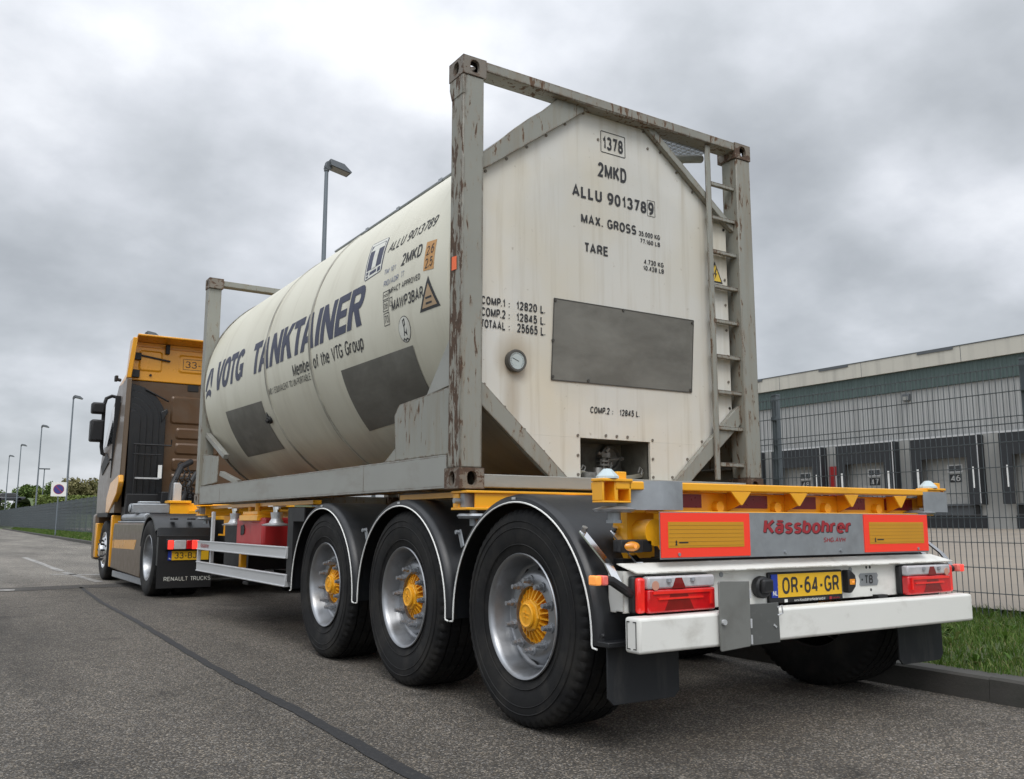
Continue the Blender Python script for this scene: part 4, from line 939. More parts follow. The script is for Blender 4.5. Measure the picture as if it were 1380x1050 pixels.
# --- one wheel of the left side, centred on the origin, outer side towards -x
def make_wheel():
    prof = []
    def half(s):
        # from bead to crown centre, in (radius, offset from mid plane)
        return [(.292, s*.150), (.300, s*.166), (.318, s*.172), (.335, s*.178), (.36, s*.186), (.405, s*.193), (.44, s*.1935), (.470, s*.190), (.488, s*.186), (.500, s*.181), (.514, s*.171), (.5205, s*.160)]
    crown = []
    for gx in (.118, .055):
        crown += [(.5235, gx+.012), (.5235, gx+.006), (.509, gx+.004), (.509, gx-.004), (.5245, gx-.006)]
    prof = [(r, x) for r, x in half(-1)]+[(r, -x) for r, x in crown]+[(.525, -.006), (.512, -.004), (.512, .004), (.525, .006)]+[(r, x) for r, x in reversed(crown)]+[(r, x) for r, x in reversed(half(1))]
    nseg = 192
    def wob(j, i):
        r = prof[j][0]
        if .498 < r < .5222: return -.010 if (i % 3) == 0 else 0.0
        if r >= .5222: return -.005 if (i % 8) == 0 else 0.0
        return 0
    ty = MB().lathe((0, 0, 0), 'x', prof, n=nseg, wob=wob)
    for rr in (.345, .425, .46):                   # moulded sidewall ribs
        ty.lathe((0, 0, 0), 'x', [(rr-.0035, -.1865 if rr < .4 else -.1935), (rr, -.1895 if rr < .4 else -.1965), (rr+.0035, -.1865 if rr < .4 else -.1935)], n=96)
    RP = [(.288, -.155), (.300, -.168), (.303, -.178), (.299, -.183), (.291, -.180), (.284, -.168), (.279, -.150), (.271, -.115), (.260, -.080), (.252, -.066), (.243, -.062), (.232, -.068), (.220, -.088), (.210, -.102), (.198, -.110), (.184, -.113), (.141, -.113), (.138, -.10), (.138, .10)]
    wheel = build(MB().lathe((0, 0, 0), 'x', RP, n=96), 'wheel', M['steel'], None, origin=(0, 0, 0), smooth=50)
    build(ty, 'tyre', M['rubber'], wheel, origin=(0, 0, 0), smooth=28)
    def px_(r):
        for (r0, x0), (r1, x1) in zip(RP[9:], RP[10:]):
            if r1 <= r <= r0: return x0+(x1-x0)*(r0-r)/max(r0-r1, 1e-6)
        return -.064
    mb = MB()
    for i in range(10):                              # dark hand holes on the slope of the disc
        a = 2*math.pi*(i+.5)/10; c, s_ = math.cos(a), math.sin(a); vs = []
        for k in range(16):
            b = 2*math.pi*k/16; r_ = .232+.0135*math.sin(b); t_ = .021*math.cos(b)
            vs.append((px_(r_)-.0025, r_*c-t_*s_, r_*s_+t_*c))
        vs.append((px_(.232)-.0025, .232*c, .232*s_))
        mb.add(vs, [(k, (k+1) % 16, 16) for k in range(16)])
    build(mb, 'rim_holes', M['black'], wheel, origin=(0, 0, 0), smooth=0)
    hub = MB().lathe((0, 0, 0), 'x', [(.137, -.05), (.137, -.092), (.131, -.098), (.126, -.090), (.118, -.062), (.078, -.072), (.076, -.118), (.072, -.122)], n=48)
    hub.lathe((0, 0, 0), 'x', [(.079, -.080), (.079, -.128), (.074, -.134), (.060, -.136)], n=8); hub.lathe((0, 0, 0), 'x', [(.060, -.134), (.060, -.148), (.054, -.153), (.047, -.151), (.045, -.149), (.003, -.149)], n=36)
    hub.obox((-.149, -.030, .010), (-.149, .030, .010), .005, .005, up=(1, 0, 0)); hub.obox((-.149, -.022, -.010), (-.149, .022, -.010), .005, .005, up=(1, 0, 0)); hub.obox((-.149, .0, -.03), (-.149, .012, .03), .005, .005, up=(1, 0, 0))
    for i in range(22):
        a = 2*math.pi*i/22; c, s_ = math.cos(a), math.sin(a)
        hub.obox((-.104, .072*c, .072*s_), (-.080, .131*c, .131*s_), .0075, .034, up=(1, 0, 0))
    hub_o = build(hub, 'hub', M['hub_yellow'], wheel, origin=(0, 0, 0), smooth=30)
    nut = None
    for i in range(10):
        a = 2*math.pi*i/10+.16; c, s_ = .168*math.cos(a), .168*math.sin(a)
        if nut is None:
            mb2 = MB(); mb2.cyl((-.112, 0, 0), (-.121, 0, 0), .0255, .024, n=16); mb2.cyl((-.121, 0, 0), (-.143, 0, 0), .0175, .0165, n=6); mb2.cyl((-.143, 0, 0), (-.164, 0, 0), .0115, n=10)
            nut = build(mb2, 'wheel_nut', M['nut'], wheel, origin=(0, 0, 0), smooth=30); nut.location = (0, c, s_)
        else:
            n2 = nut.copy(); COL.objects.link(n2); n2.parent = wheel; n2.location = (0, c, s_)
    return wheel
proto = make_wheel()
first = True
for k, y in enumerate(AX):
    for sx in (-1, 1):
        w = proto if first else copy_tree(proto); first = False
        w.parent = TR; w.location = Vector((sx*1.055, y, .5225))-WPOS[TR.name]
        w.rotation_euler = (R(23*k+7), 0, 0) if sx < 0 else (R(31*k), 0, R(180))
for y in AX:
    mb = MB(); mb.cyl((-.9, y, .5225), (.9, y, .5225), .075, n=20); mb.box(-.62, -.45, y-.25, y+.25, .36, .46); mb.box(.45, .62, y-.25, y+.25, .36, .46)
    build(mb, 'axle', M['black'], TR)
# --- mudguards
def guard(y0, sx):
    CZ = .475; xo, xi = sx*1.272, sx*.80; ro_y, ro_z = .652, .640
    A = [R(-2+184*i/40) for i in range(41)]
    def pt(a, k, x): return (x, y0+k*ro_y*math.cos(a), CZ+k*ro_z*math.sin(a))
    rows = [(1.0, xi), (1.0, xo-sx*.045), (.992, xo-sx*.020), (.972, xo-sx*.004), (.940, xo), (.936, xo-sx*.006), (.962, xo-sx*.025), (.975, xo-sx*.05), (.975, xi)]
    mb = MB(); vs = []; fs = []; m_ = len(rows)
    for a in A:
        for k, x in rows: vs.append(pt(a, k, x))
    for i in range(40):
        for j in range(m_-1): fs.append((i*m_+j, i*m_+j+1, (i+1)*m_+j+1, (i+1)*m_+j))
    fs += [tuple(range(m_)), tuple(range(40*m_+m_-1, 40*m_-1, -1))]
    mb.add(vs, fs)
    gobj = build(mb, 'mudguard', M['plastic'], TR, smooth=40)
    e = MB(); path = [pt(a, .937, xo+sx*.001) for a in A]
    path = [(path[0][0], path[0][1]+.035, CZ-.035), (path[0][0], path[0][1]+.006, CZ-.032)]+path+[(path[-1][0], path[-1][1]-.006, CZ-.032), (path[-1][0], path[-1][1]-.035, CZ-.035)]
    e.tube(path, .0042, 6); build(e, 'edging', M['trim'], gobj, origin=WPOS[TR.name])
    t_ = MB(); 
    for i in range(3): t_.box(xo-.001 if sx < 0 else xo, xo if sx < 0 else xo+.001, y0+.02-.012*i-.005, y0+.02-.012*i+.004, CZ+.966*ro_z-.006, CZ+.966*ro_z+.006)
    build(t_, 'maker_mark', M['alu'], gobj, origin=WPOS[TR.name], smooth=0)
for y in AX:
    for sx in (-1, 1): guard(y, sx)
for sx in (-1, 1):
    # rear corner bracket of the last guard and mudflap
    mb = MB(); x0, x1 = sorted((sx*1.225, sx*.815))
    pts = [(x0, .46), (x1, .46), (x1, .235), (x1-.03, .205), (x0+.03, .205), (x0, .235)]
    mb.prism(pts, 'y', -.775, -.765); build(mb, 'mudflap', M['flap'], TR, bevel=.002)
    x0, x1 = sorted((sx*1.268, sx*.80))
    mb = MB(); mb.box(x0, x1, -.835, -.755, .452, .475); mb.cyl((sx*1.262, -.80, .50), (sx*1.275, -.80, .50), .010, n=10); build(mb, 'mudflap_holder', M['plastic'], TR, bevel=.004)
    # bright stays on the guard
    for x in (1.235, 1.06):
        mb = MB(); mb.obox((sx*x, -.62, .935), (sx*x, -.80, .80), .035, .008, up=(0, .6, .8)); mb.obox((sx*x, -.80, .80), (sx*x, -.865, .72), .04, .008, up=(0, .6, .8)); mb.cyl((sx*x, -.625, .93), (sx*x, -.64, .955), .014, n=8)
        build(mb, 'guard_stay', M['chrome'], TR)
    for yy in (.58, 1.88):
        mb = MB(); mb.obox((sx*1.20, yy-.02, .93), (sx*1.20, yy-.06, .84), .03, .008, up=(1, 0, 0)); mb.cyl((sx*1.205, yy-.02, .92), (sx*1.225, yy-.02, .92), .012, n=8)
        build(mb, 'guard_stay', M['galv'], TR)
# --- chassis
mb = MB()
for x in (-.5, .5):
    mb.box(x-.07, x+.07, -.70, 8.0, 1.085, 1.105); mb.box(x-.07, x+.07, -.70, 8.0, .80, .82); mb.box(x-.007, x+.007, -.70, 8.0, .82, 1.085)
for y in (.1, 1.85, 3.2, 4.4, 5.3, 6.4): mb.box(-.49, .49, y-.05, y+.05, .86, 1.06)
build(mb, 'chassis_beam', M['yellow'], TR, smooth=0)
for x, y0, y1 in ((-1.12, 3.1, 6.3), (1.05, 3.1, 6.3), (-1.12, .70, 1.5)):
    build(MB().box(x, x+.07, y0, y1, 1.118, 1.150), 'outrigger_rail', M['yellow'], TR, smooth=0)
# bolsters with twistlock units; the rear pair stand under the rear corner castings
def bolster(y, z=1.155):
    mb = MB(); mb.box(-1.215, 1.215, y-.09, y+.09, z-.018, z-.004); mb.box(-1.215, 1.215, y-.09, y+.09, z-.112, z-.098)
    mb.box(-1.15, 1.15, y-.075, y-.060, z-.098, z-.018); mb.box(-1.15, 1.15, y+.060, y+.075, z-.098, z-.018)
    for x in (-1.195, 1.195): mb.box(x-.01, x+.01, y+.02, y+.085, z-.098, z-.018)
    b_ = build(mb, 'bolster', M['yellow'], TR, bevel=.003)
    for sx in (-1, 1):
        t_ = MB(); t_.box(sx*1.15-.045, sx*1.15+.045, y-.03, y+.075, z-.096, z-.02); t_.cyl((sx*1.17, y+.02, z-.06), (sx*1.235, y+.02, z-.06), .016, n=10)
        t_.cyl((sx*1.13, y-.02, z-.20), (sx*1.13, y-.02, z-.112), .022, n=10); t_.lathe((sx*1.13, y-.02, z-.145), 'z', [(.01, -.018), (.085, -.014), (.095, .0), (.085, .012), (.03, .016)], n=20)
        build(t_, 'twistlock', M['galv'], b_, origin=WPOS[TR.name], smooth=40)
bolster(.545); bolster(6.45)
for y in (4.00, 5.30):
    for sx in (-1, 1):
        mb = MB(); mb.cyl((sx*1.12, y, .965), (sx*1.12, y, 1.06), .042, .055, n=16); mb.lathe((sx*1.12, y, .955), 'z', [(.01, -.016), (.12, -.015), (.13, -.003), (.066, .012), (.046, .05), (.044, .08)], n=20)
        f_o = build(mb, 'support_foot', M['alu'], TR, smooth=40)
        mb = MB(); mb.cyl((sx*1.12, y, 1.06), (sx*1.12, y, 1.085), .03, n=12); mb.cyl((sx*1.12, y, 1.085), (sx*1.12, y, 1.11), .036, n=8); mb.box(sx*1.12-.06, sx*1.12+.06, y-.07, y+.07, 1.11, 1.118); build(mb, 'lock_bolt', M['chrome'], f_o, origin=WPOS[TR.name], smooth=30)
for sx in (-1, 1):
    mb = MB(); mb.box(sx*1.10-.09, sx*1.10+.09, 4.35, 4.92, .985, 1.04); mb.box(sx*1.10-.07, sx*1.10+.07, 4.40, 4.87, 1.04, 1.075); mb.cyl((sx*1.12, 4.55, 1.075), (sx*1.12, 4.55, 1.15), .03, n=12)
    mb.cyl((sx*1.12, 4.80, 1.075), (sx*1.12, 4.80, 1.12), .02, n=10)
    lh = build(mb, 'lock_housing', M['yellow'], TR, bevel=.006)
    build(MB().box(sx*1.06-.03, sx*1.06+.03, 5.15, 5.22, .42, .9), 'guard_bracket', M['yellow'], TR, bevel=.006)
mb = MB(); mb.box(-1.16, -.80, 4.24, 5.10, .70, 1.015); mb.box(-1.165, -.85, 4.26, 4.62, .74, .98)
rb = build(mb, 'tool_box', M['red_box'], TR, bevel=.02)
mb = MB(); mb.cyl((-1.161, 4.86, .90), (-1.168, 4.86, .90), .05, n=6); mb.box(-1.168, -1.160, 4.9, 4.93, .85, .94); build(mb, 'box_latch', M['black'], rb, origin=WPOS[TR.name], smooth=0)
mb = MB(); mb.box(-1.245, -.90, 3.20, 3.33, .50, 1.09); mb.box(-1.245, -1.235, 2.95, 3.20, .98, 1.09); mb.box(-.8, .8, 3.3, 3.35, .45, 1.09)
for y in (3.6, 5.5, 6.0): mb.box(-.9, .9, y, y+.08, .55, .95)
mb.box(-.42, .42, 2.9, 6.4, .45, .80); mb.box(-1.0, -.5, 5.2, 6.1, .5, .95); mb.box(.5, 1.15, 3.4, 6.1, .45, 1.0)
build(mb, 'underbody', M['black'], TR, smooth=0)
# landing legs
for sx in (-1, 1):
    mb = MB(); mb.box(sx*.75-.06, sx*.75+.06, 5.62, 5.74, .38, 1.05); mb.box(sx*.75-.13, sx*.75+.13, 5.58, 5.78, .32, .36)
    build(mb, 'landing_leg', M['black'], TR, bevel=.01)
# side guards
for sx in (-1, 1):
    sg = MB()
    for z0, z1 in ((.680, .775), (.455, .555)):
        a, b = sorted((sx*1.262, sx*1.225)); sg.box(a, b, 3.30, 6.20, z0, z1)
        a, b = sorted((sx*1.270, sx*1.262)); sg.box(a, b, 3.30, 6.20, z1-.012, z1); sg.box(a, b, 3.30, 6.20, z0, z0+.012)
    for y in (3.30, 5.78):
        a, b = sorted((sx*1.225, sx*1.19)); sg.box(a, b, y, y+.04, .455, 1.08)
    a, b = sorted((sx*1.262, sx*1.225)); sg.box(a, b, 6.17, 6.20, .555, .68)
    go = build(sg, 'side_guard', M['alu'], TR, bevel=.003)
    if sx < 0:
        mb = MB(); lettering(mb, 'Kässbohrer', (-1.2645, 6.05, .705), (0, -1, 0), EZ, .34, .045, bold=0.187, shear=.2); build(mb, 'lettering', M['brand_red'], go, origin=WPOS[TR.name], smooth=0, recalc=False)
# gooseneck in front of the container
mb = MB(); mb.box(-.45, .45, 6.6, 10.4, 1.00, 1.14); mb.box(-.72, -.10, 10.2, 10.42, 1.08, 1.25); mb.box(-.10, 1.2, 10.2, 10.42, 1.10, 1.24); mb.box(-.75, -.42, 10.17, 10.45, 1.25, 1.29)
build(mb, 'gooseneck', M['yellow'], TR, bevel=.008)
mb = MB(); mb.box(-1.25, -.72, 10.21, 10.41, 1.10, 1.24); mb.box(-1.15, -.85, 10.24, 10.38, 1.24, 1.275); mb.cyl((-1.25, 10.31, 1.17), (-1.275, 10.31, 1.17), .06, n=14)
build(mb, 'front_beam_end', M['galv'], TR, bevel=.012)
mb = MB(); mb.prism([(-.66, 1.29), (-.55, 1.29), (-.55, 1.52), (-.58, 1.56), (-.66, 1.56)], 'y', 10.28, 10.36); build(mb, 'stop_plate', M['alu'], TR, bevel=.006)
# --- rear: upper crossbeam
YU = -.80
mb = MB(); mb.prism([(-1.20, 1.155), (1.24, 1.163), (1.24, 1.130), (-1.20, 1.118)], 'y', YU-.02, YU+.16)
mb.box(-.95, 1.17, YU+.075, YU+.090, 1.02, 1.118); mb.box(-.95, 1.17, YU-.01, YU+.075, 1.015, 1.027)
mb.cyl((-.93, YU+.08, 1.07), (-.93, YU-.01, 1.07), .045, n=16)
beam = build(mb, 'rear_crossbeam', M['yellow'], TR, bevel=.005)
for xa, xb in ((-.49, -.35), (-.07, .065), (.36, .48), (.79, .91)):
    mb = MB(); mb.prism([(xa, 1.1215), (xb, 1.1235), ((xa+xb)/2+.006, 1.058), ((xa+xb)/2-.006, 1.058)], 'y', YU-.018, YU-.008); mb.prism([(YU-.008, 1.121), (YU+.075, 1.121), (YU+.075, 1.028), (YU-.008, 1.062)], 'x', (xa+xb)/2-.005, (xa+xb)/2+.005)
    build(mb, 'gusset', M['yellow'], beam, origin=WPOS[TR.name], smooth=0, bevel=.002)
for x in (-.50, -.09, .30, .74):
    mb = MB(); mb.cyl((x, YU+.075, 1.050), (x, YU+.045, 1.050), .030, .026, n=14); build(mb, 'beam_stub', M['yellow'], beam, origin=WPOS[TR.name])
for xa, xb in ((-.875, -.60), (-.40, -.14), (.02, .235), (.44, .65), (.83, 1.09)):
    mb = MB(); mb.box(xa, xb, YU+.070, YU+.074, 1.045, 1.108); build(mb, 'reflective_strip', M['reflex_red'], beam, origin=WPOS[TR.name], smooth=0)
for sx in (-1, 1):
    x = sx*1.195; ya_, yb_ = YU-.020, YU+.055; zt = 1.152 if sx < 0 else 1.160; mb = MB(); mb.box(x-.085, x+.085, ya_-.008, yb_, zt, zt+.013)
    mb.box(x-.08, x-.070, ya_, yb_, 1.069, zt-.0005); mb.box(x+.070, x+.08, ya_, yb_, 1.069, zt-.0005); mb.box(x-.08, x+.08, ya_, yb_, 1.060, 1.0685)
    mb.box(x-.010, x+.010, ya_+.004, yb_, 1.069, zt-.0005); mb.box(x-.0695, x+.0695, yb_-.006, yb_, 1.069, zt-.001); mb.box(x+.020, x+.072, YU+.0, YU+.05, zt+.0135, zt+.045)
    cb = build(mb, 'corner_lock', M['yellow'], beam, origin=WPOS[TR.name], bevel=.003)
    mb = MB(); mb.lathe((x-.025, YU+.015, zt+.0135), 'z', [(.052, 0), (.050, .010), (.018, .042), (.001, .044)], n=8); build(mb, 'twist_cone', M['cone'], TR, smooth=20)
    mb = MB(); q = x+.03 if sx < 0 else x-.10; mb.lathe((q, YU+.04, 1.032), 'z', [(.01, -.012), (.085, -.010), (.098, .0), (.05, .014), (.01, .016)], n=22); mb.cyl((q, YU+.04, .985), (q, YU+.04, 1.02), .030, n=14); mb.cyl((q, YU+.04, .972), (q, YU+.04, .985), .038, n=6)
    build(mb, 'twistlock', M['galv'], beam, origin=WPOS[TR.name])
# galvanised corner shields
def bent(pts, z0, z1, t=.006):
    mb = MB(); n = len(pts)
    out = [Vector((x, y)) for x, y in pts]; inn = []
    for i, p in enumerate(out):
        d = (out[min(i+1, n-1)]-out[max(i-1, 0)]).normalized(); inn.append(p+Vector((-d.y, d.x))*t)
    return mb.prism([tuple(p) for p in out]+[tuple(p) for p in reversed(inn)], 'z', z0, z1)
mb = MB(); mb.add(*[bent([(-1.13, -.74), (-.99, -.865), (-.965, -.875), (-.86, -.875)], 1.030, 1.158).v, bent([(-1.13, -.74), (-.99, -.865), (-.965, -.875), (-.86, -.875)], 1.030, 1.158).f])
build(mb, 'corner_shield', M['galv'], TR, smooth=40)
mb = bent([(1.06, -.82), (1.12, -.84), (1.245, -.85)], 1.035, 1.15); build(mb, 'corner_shield', M['galv'], TR, smooth=40)
# marker board plate
YM = -.885
mb = MB(); mb.box(-1.005, .985, YM+.004, YM+.010, .815, 1.022); plate = build(mb, 'board_plate', M['galv'], TR, smooth=0)
for xa, xb in ((-1.005, -.445), (.415, .980)):
    mb = MB(); mb.box(xa, xb, YM, YM+.0038, .822, 1.018); bd = build(mb, 'marker_board', M['fluo'], TR, smooth=0)
    mb = MB(); mb.box(xa+.042, xb-.042, YM-.0014, YM-.0002, .864, .978); build(mb, 'board_field', M['reflex'], bd, origin=WPOS[TR.name], smooth=0)
    mb = MB()
    for i in range(6): mb.box(xa+.045, xb-.045, YM-.0022, YM-.0016, .872+.018*i, .8735+.018*i)
    build(mb, 'board_lines', paint('board_line', (0.36, 0.19, 0.02), 0.4), bd, origin=WPOS[TR.name], smooth=0)
    mb = MB(); mb.box(xa+.105, xa+.160, YM-.0028, YM-.0024, .884, .890); mb.prism([(xa+.082, .875), (xa+.094, .875), (xa+.091, .884), (xa+.094, .889), (xa+.088, .899), (xa+.082, .889), (xa+.085, .884)], 'y', YM-.0028, YM-.0024)
    build(mb, 'lettering', M['ink'], bd, origin=WPOS[TR.name], smooth=0, recalc=False)
mb = MB(); lettering(mb, 'Kässbohrer', (-.352, YM+.0025, .922), EX, EZ, .665, .068, bold=0.235, shear=.2, spacing=.82)
build(mb, 'lettering', M['brand_red'], plate, origin=WPOS[TR.name], smooth=0, recalc=False)
mb = MB(); lettering(mb, 'Kässbohrer', (-.347, YM+.0033, .918), EX, EZ, .665, .068, bold=0.235, shear=.2, spacing=.82); build(mb, 'lettering', M['ink'], plate, origin=WPOS[TR.name], smooth=0, recalc=False)
mb = MB(); lettering(mb, 'SHG.AVH', (.088, YM+.0028, .876), EX, EZ, .175, .026, bold=0.175, shear=.2); build(mb, 'lettering', M['brand_red'], plate, origin=WPOS[TR.name], smooth=0, recalc=False)
mb = MB()
for x in (-.20, .22, -.90, .88): mb.cyl((x, YM+.004, .835), (x, YM-.004, .835), .008, n=8)
build(mb, 'plate_bolts', M['galv'], plate, origin=WPOS[TR.name])
# --- lamp panel
YL = -.845
mb = MB(); mb.box(-1.19, 1.20, YL, YL+.006, .592, .768)
mb.add([(-1.20, YL+.03, .800), (1.10, YL+.03, .800), (1.20, YL-.045, .762), (-1.15, YL-.045, .762), (-1.20, YL+.03, .796), (1.10, YL+.03, .796), (1.20, YL-.045, .757), (-1.15, YL-.045, .757)],
       [(0, 1, 2, 3), (7, 6, 5, 4), (0, 3, 7, 4), (3, 2, 6, 7), (1, 5, 6, 2), (0, 4, 5, 1)])
mb.box(-1.19, 1.20, YL+.006, YL+.05, .592, .598); mb.box(-1.19, -1.184, YL+.006, YL+.10, .592, .768); mb.box(1.194, 1.20, YL+.006, YL+.10, .592, .768)
lp = build(mb, 'lamp_panel', M['white'], TR, smooth=0)
mb = MB()
for x, z in ((-.70, .738), (-.685, .735), (-.70, .672), (-.688, .632), (.47, .742), (.50, .742), (.50, .625), (-.69, .625)): mb.cyl((x, YL-.0005, z), (x, YL+.001, z), .008, n=10)
build(mb, 'panel_holes', M['black'], lp, origin=WPOS[TR.name], smooth=0)
mb = MB()
for x, z in ((-.605, .737), (.335, .735), (.355, .66)): mb.cyl((x, YL-.004, z), (x, YL, z), .012, n=8)
build(mb, 'panel_bolts', M['galv'], lp, origin=WPOS[TR.name])
def tail_lamp(sx):
    xo, xi = sx*1.16, sx*.72; a, b = sorted((xo, xi)); yb, yf = YL-.002, YL-.075
    mb = MB(); mb.box(a-.01, b+.01, yb-.035, yb, .590, .748); t_ = build(mb, 'tail_lamp', M['black'], TR, bevel=.012)
    P = lambda m, n, mat, bev=.006: build(m, n, mat, t_, origin=WPOS[TR.name], bevel=bev)
    c0, c1 = sorted((xo-sx*.045, xi))
    P(MB().box(c0, c1, yf, yb-.03, .692, .746), 'clear_lens', M['lens_clear'], .010)
    P(MB().box(c0, c1, yf, yb-.03, .593, .6905), 'red_lens', M['lens_red'], .008)
    c0, c1 = sorted((xo, xo-sx*.043)); P(MB().box(c0, c1, yf+.012, yb-.03, .593, .742), 'side_lens', M['lens_red_lit'], .012)
    cx = xo-sx*.22
    m_ = MB(); m_.prism([(cx-.018, .738), (cx+.018, .738), (cx+.040, .6925), (cx-.040, .6925)], 'y', yf-.0015, yf); m_.prism([(cx-.05, .668), (cx+.05, .668), (cx+.085, .603), (cx-.085, .603)], 'y', yf-.0015, yf)
    P(m_, 'reflector', M['lens_dark'], 0)
    m_ = MB(); x = sorted((xo-sx*.07, xi+sx*.03)); m_.box(x[0], x[1], yf-.006, yf, .672, .684); m_.obox((x[1] if sx < 0 else x[0], yf-.003, .678), ((x[1]+.0 if sx < 0 else x[0]), yf-.003, .62), .012, .006, up=(0, 1, 0))
    m_.box(x[0]+.03, x[1]-.05, yf-.0062, yf, .648, .656)
    P(m_, 'light_guide', M['lens_red_lit'], 0)
    m_ = MB()
    for q in (-.16, -.30): m_.cyl((xo-sx*(-q), yf-.001, .735), (xo-sx*(-q), yf-.003, .72), .012, n=8)
    P(m_, 'lens_screw', M['nut'], 0)
    m_ = MB(); m_.cyl((xo-sx*.085, yf-.002, .708), (xo-sx*.085, yf+.001, .708), .020, n=20); P(m_, 'amber_bulb', paint('bulb_faint', (0.55, 0.28, 0.20), 0.3), 0)
tail_lamp(-1); tail_lamp(1)
# outline lamps on rubber arms
for sx in (-1, 1):
    mb = MB()
    if sx < 0: mb.tube([(-1.17, YL-.02, .675), (-1.22, YL-.03, .70), (-1.27, YL-.02, .732), (-1.30, YL-.02, .735)], .020, 10); x0 = -1.30
    else: mb.tube([(1.17, YL+.0, .70), (1.215, YL-.01, .715), (1.235, YL-.01, .718)], .020, 10); x0 = 1.235
    a = build(mb, 'outline_lamp', M['black'], TR)
    for i, (mt) in enumerate((M['lamp_pink'], M['lamp_amber_on'] if sx < 0 else M['lamp_red_on'])):
        mb = MB(); xx = x0+sx*(.005+.036*i); a0, b0 = sorted((xx, xx+sx*.030)); mb.box(a0, b0, YL-.045, YL+.01, .716 if sx < 0 else .70, .756 if sx < 0 else .74)
        build(mb, 'lamp_lens', mt, a, origin=WPOS[TR.name], bevel=.006)
# side marker lamps beside the marker boards
for sx in (-1, 1):
    if sx > 0: continue
    mb = MB(); a0, b0 = sorted((sx*1.175, sx*.98)); mb.box(a0, b0, -.80, -.76, .845, .90); a0, b0 = sorted((sx*1.185, sx*1.06)); mb.box(a0, b0, -.83, -.80, .845, .90)
    sm = build(mb, 'marker_lamp', M['black'], TR, bevel=.006)
    mb = MB(); mb.lathe((sx*1.125, -.832, .872), 'y', [(.001, -.020), (.016, -.017), (.030, -.007), (.035, .0)], n=24); mb.v = [((v[0]-sx*1.125)*1.25+sx*1.125, v[1], (v[2]-.872)*.62+.872) for v in mb.v]
    build(mb, 'amber_lens', M['lens_amber'], sm, origin=WPOS[TR.name])
    mb = MB(); mb.cyl((sx*1.125, -.853, .872), (sx*1.125, -.8555, .872), .008, n=10); build(mb, 'lit_bulb', M['lamp_amber_on'], sm, origin=WPOS[TR.name])
mb = MB(); mb.cyl((-.96, -.60, .93), (-.96, -.80, .93), .06, n=20); mb.box(-1.04, -.88, -.70, -.60, .80, 1.02); build(mb, 'air_tank_end', M['yellow'], TR)
mb = MB(); mb.box(-.9, .9, -.70, -.64, .60, .82); mb.box(-1.1, 1.1, -.74, -.66, .79, .815); build(mb, 'rear_frame', M['black'], TR, smooth=0)
# number plate with lamps beside it
mb = MB(); mb.box(-.305, .245, YL-.018, YL-.002, .588, .738); pl = build(mb, 'plate_holder', M['black'], TR, bevel=.006)
PB = lambda m, n, mat: build(m, n, mat, pl, origin=WPOS[TR.name], smooth=0, recalc=False)
PB(MB().box(-.245, .232, YL-.0215, YL-.0185, .618, .728), 'number_plate', M['plate_yellow']); PB(MB().box(-.290, -.246, YL-.0215, YL-.0185, .618, .728), 'plate_band', M['plate_blue'])
mb = MB(); lettering(mb, 'OR-64-GR', (-.215, YL-.0225, .633), EX, EZ, .425, .080, bold=0.19, spacing=1.0); PB(mb, 'lettering', M['ink'])
mb = MB(); lettering(mb, 'NL', (-.282, YL-.0225, .628), EX, EZ, .030, .022, bold=0.163); lettering(mb, 'www.KassbohrerNederland.nl', (-.13, YL-.0195, .594), EX, EZ, .23, .014, bold=0.139); mb.box(-.20, -.178, YL-.020, YL-.0185, .594, .608); PB(mb, 'lettering', M['trim'])
mb = MB(); mb.box(.135, .152, YL-.020, YL-.0185, .594, .608); lettering(mb, 'Kässbohrer', (.158, YL-.0195, .596), EX, EZ, .06, .010, bold=0.163); PB(mb, 'lettering', M['brand_red'])
mb = MB(); mb.cyl((-.362, YL-.045, .672), (-.362, YL, .672), .052, n=24); mb.box(-.398, -.325, YL-.07, YL-.04, .648, .712); build(mb, 'socket', M['black'], TR, bevel=.012)
mb = MB(); mb.prism([(.262, .735), (.285, .735), (.318, .710), (.325, .680), (.318, .650), (.285, .620), (.262, .620)], 'y', YL-.045, YL); nl = build(mb, 'plate_lamp', M['black'], TR, bevel=.008)
mb = MB(); mb.box(.268, .308, YL-.0465, YL-.0448, .662, .690); build(mb, 'amber_lens', M['lens_amber'], nl, origin=WPOS[TR.name], smooth=0); mb = MB(); mb.box(.285, .300, YL-.0478, YL-.0466, .672, .680); build(mb, 'lit_bulb', M['lamp_amber_on'], nl, origin=WPOS[TR.name], smooth=0)
mb = MB(); mb.prism([(.415, .712), (.55, .712), (.56, .70), (.552, .685), (.562, .67), (.55, .648), (.415, .648), (.405, .655), (.412, .68), (.402, .70)], 'y', YL-.004, YL); tb = build(mb, 'approval_plate', M['galv'], lp, origin=WPOS[TR.name], smooth=0)
mb = MB(); lettering(mb, 'TB', (.448, YL-.005, .658), EX, EZ, .065, .044, bold=0.187); mb.cyl((.425, YL-.0045, .68), (.425, YL-.005, .68), .006, n=8); build(mb, 'lettering', M['ink'], lp, origin=WPOS[TR.name], smooth=0, recalc=False)
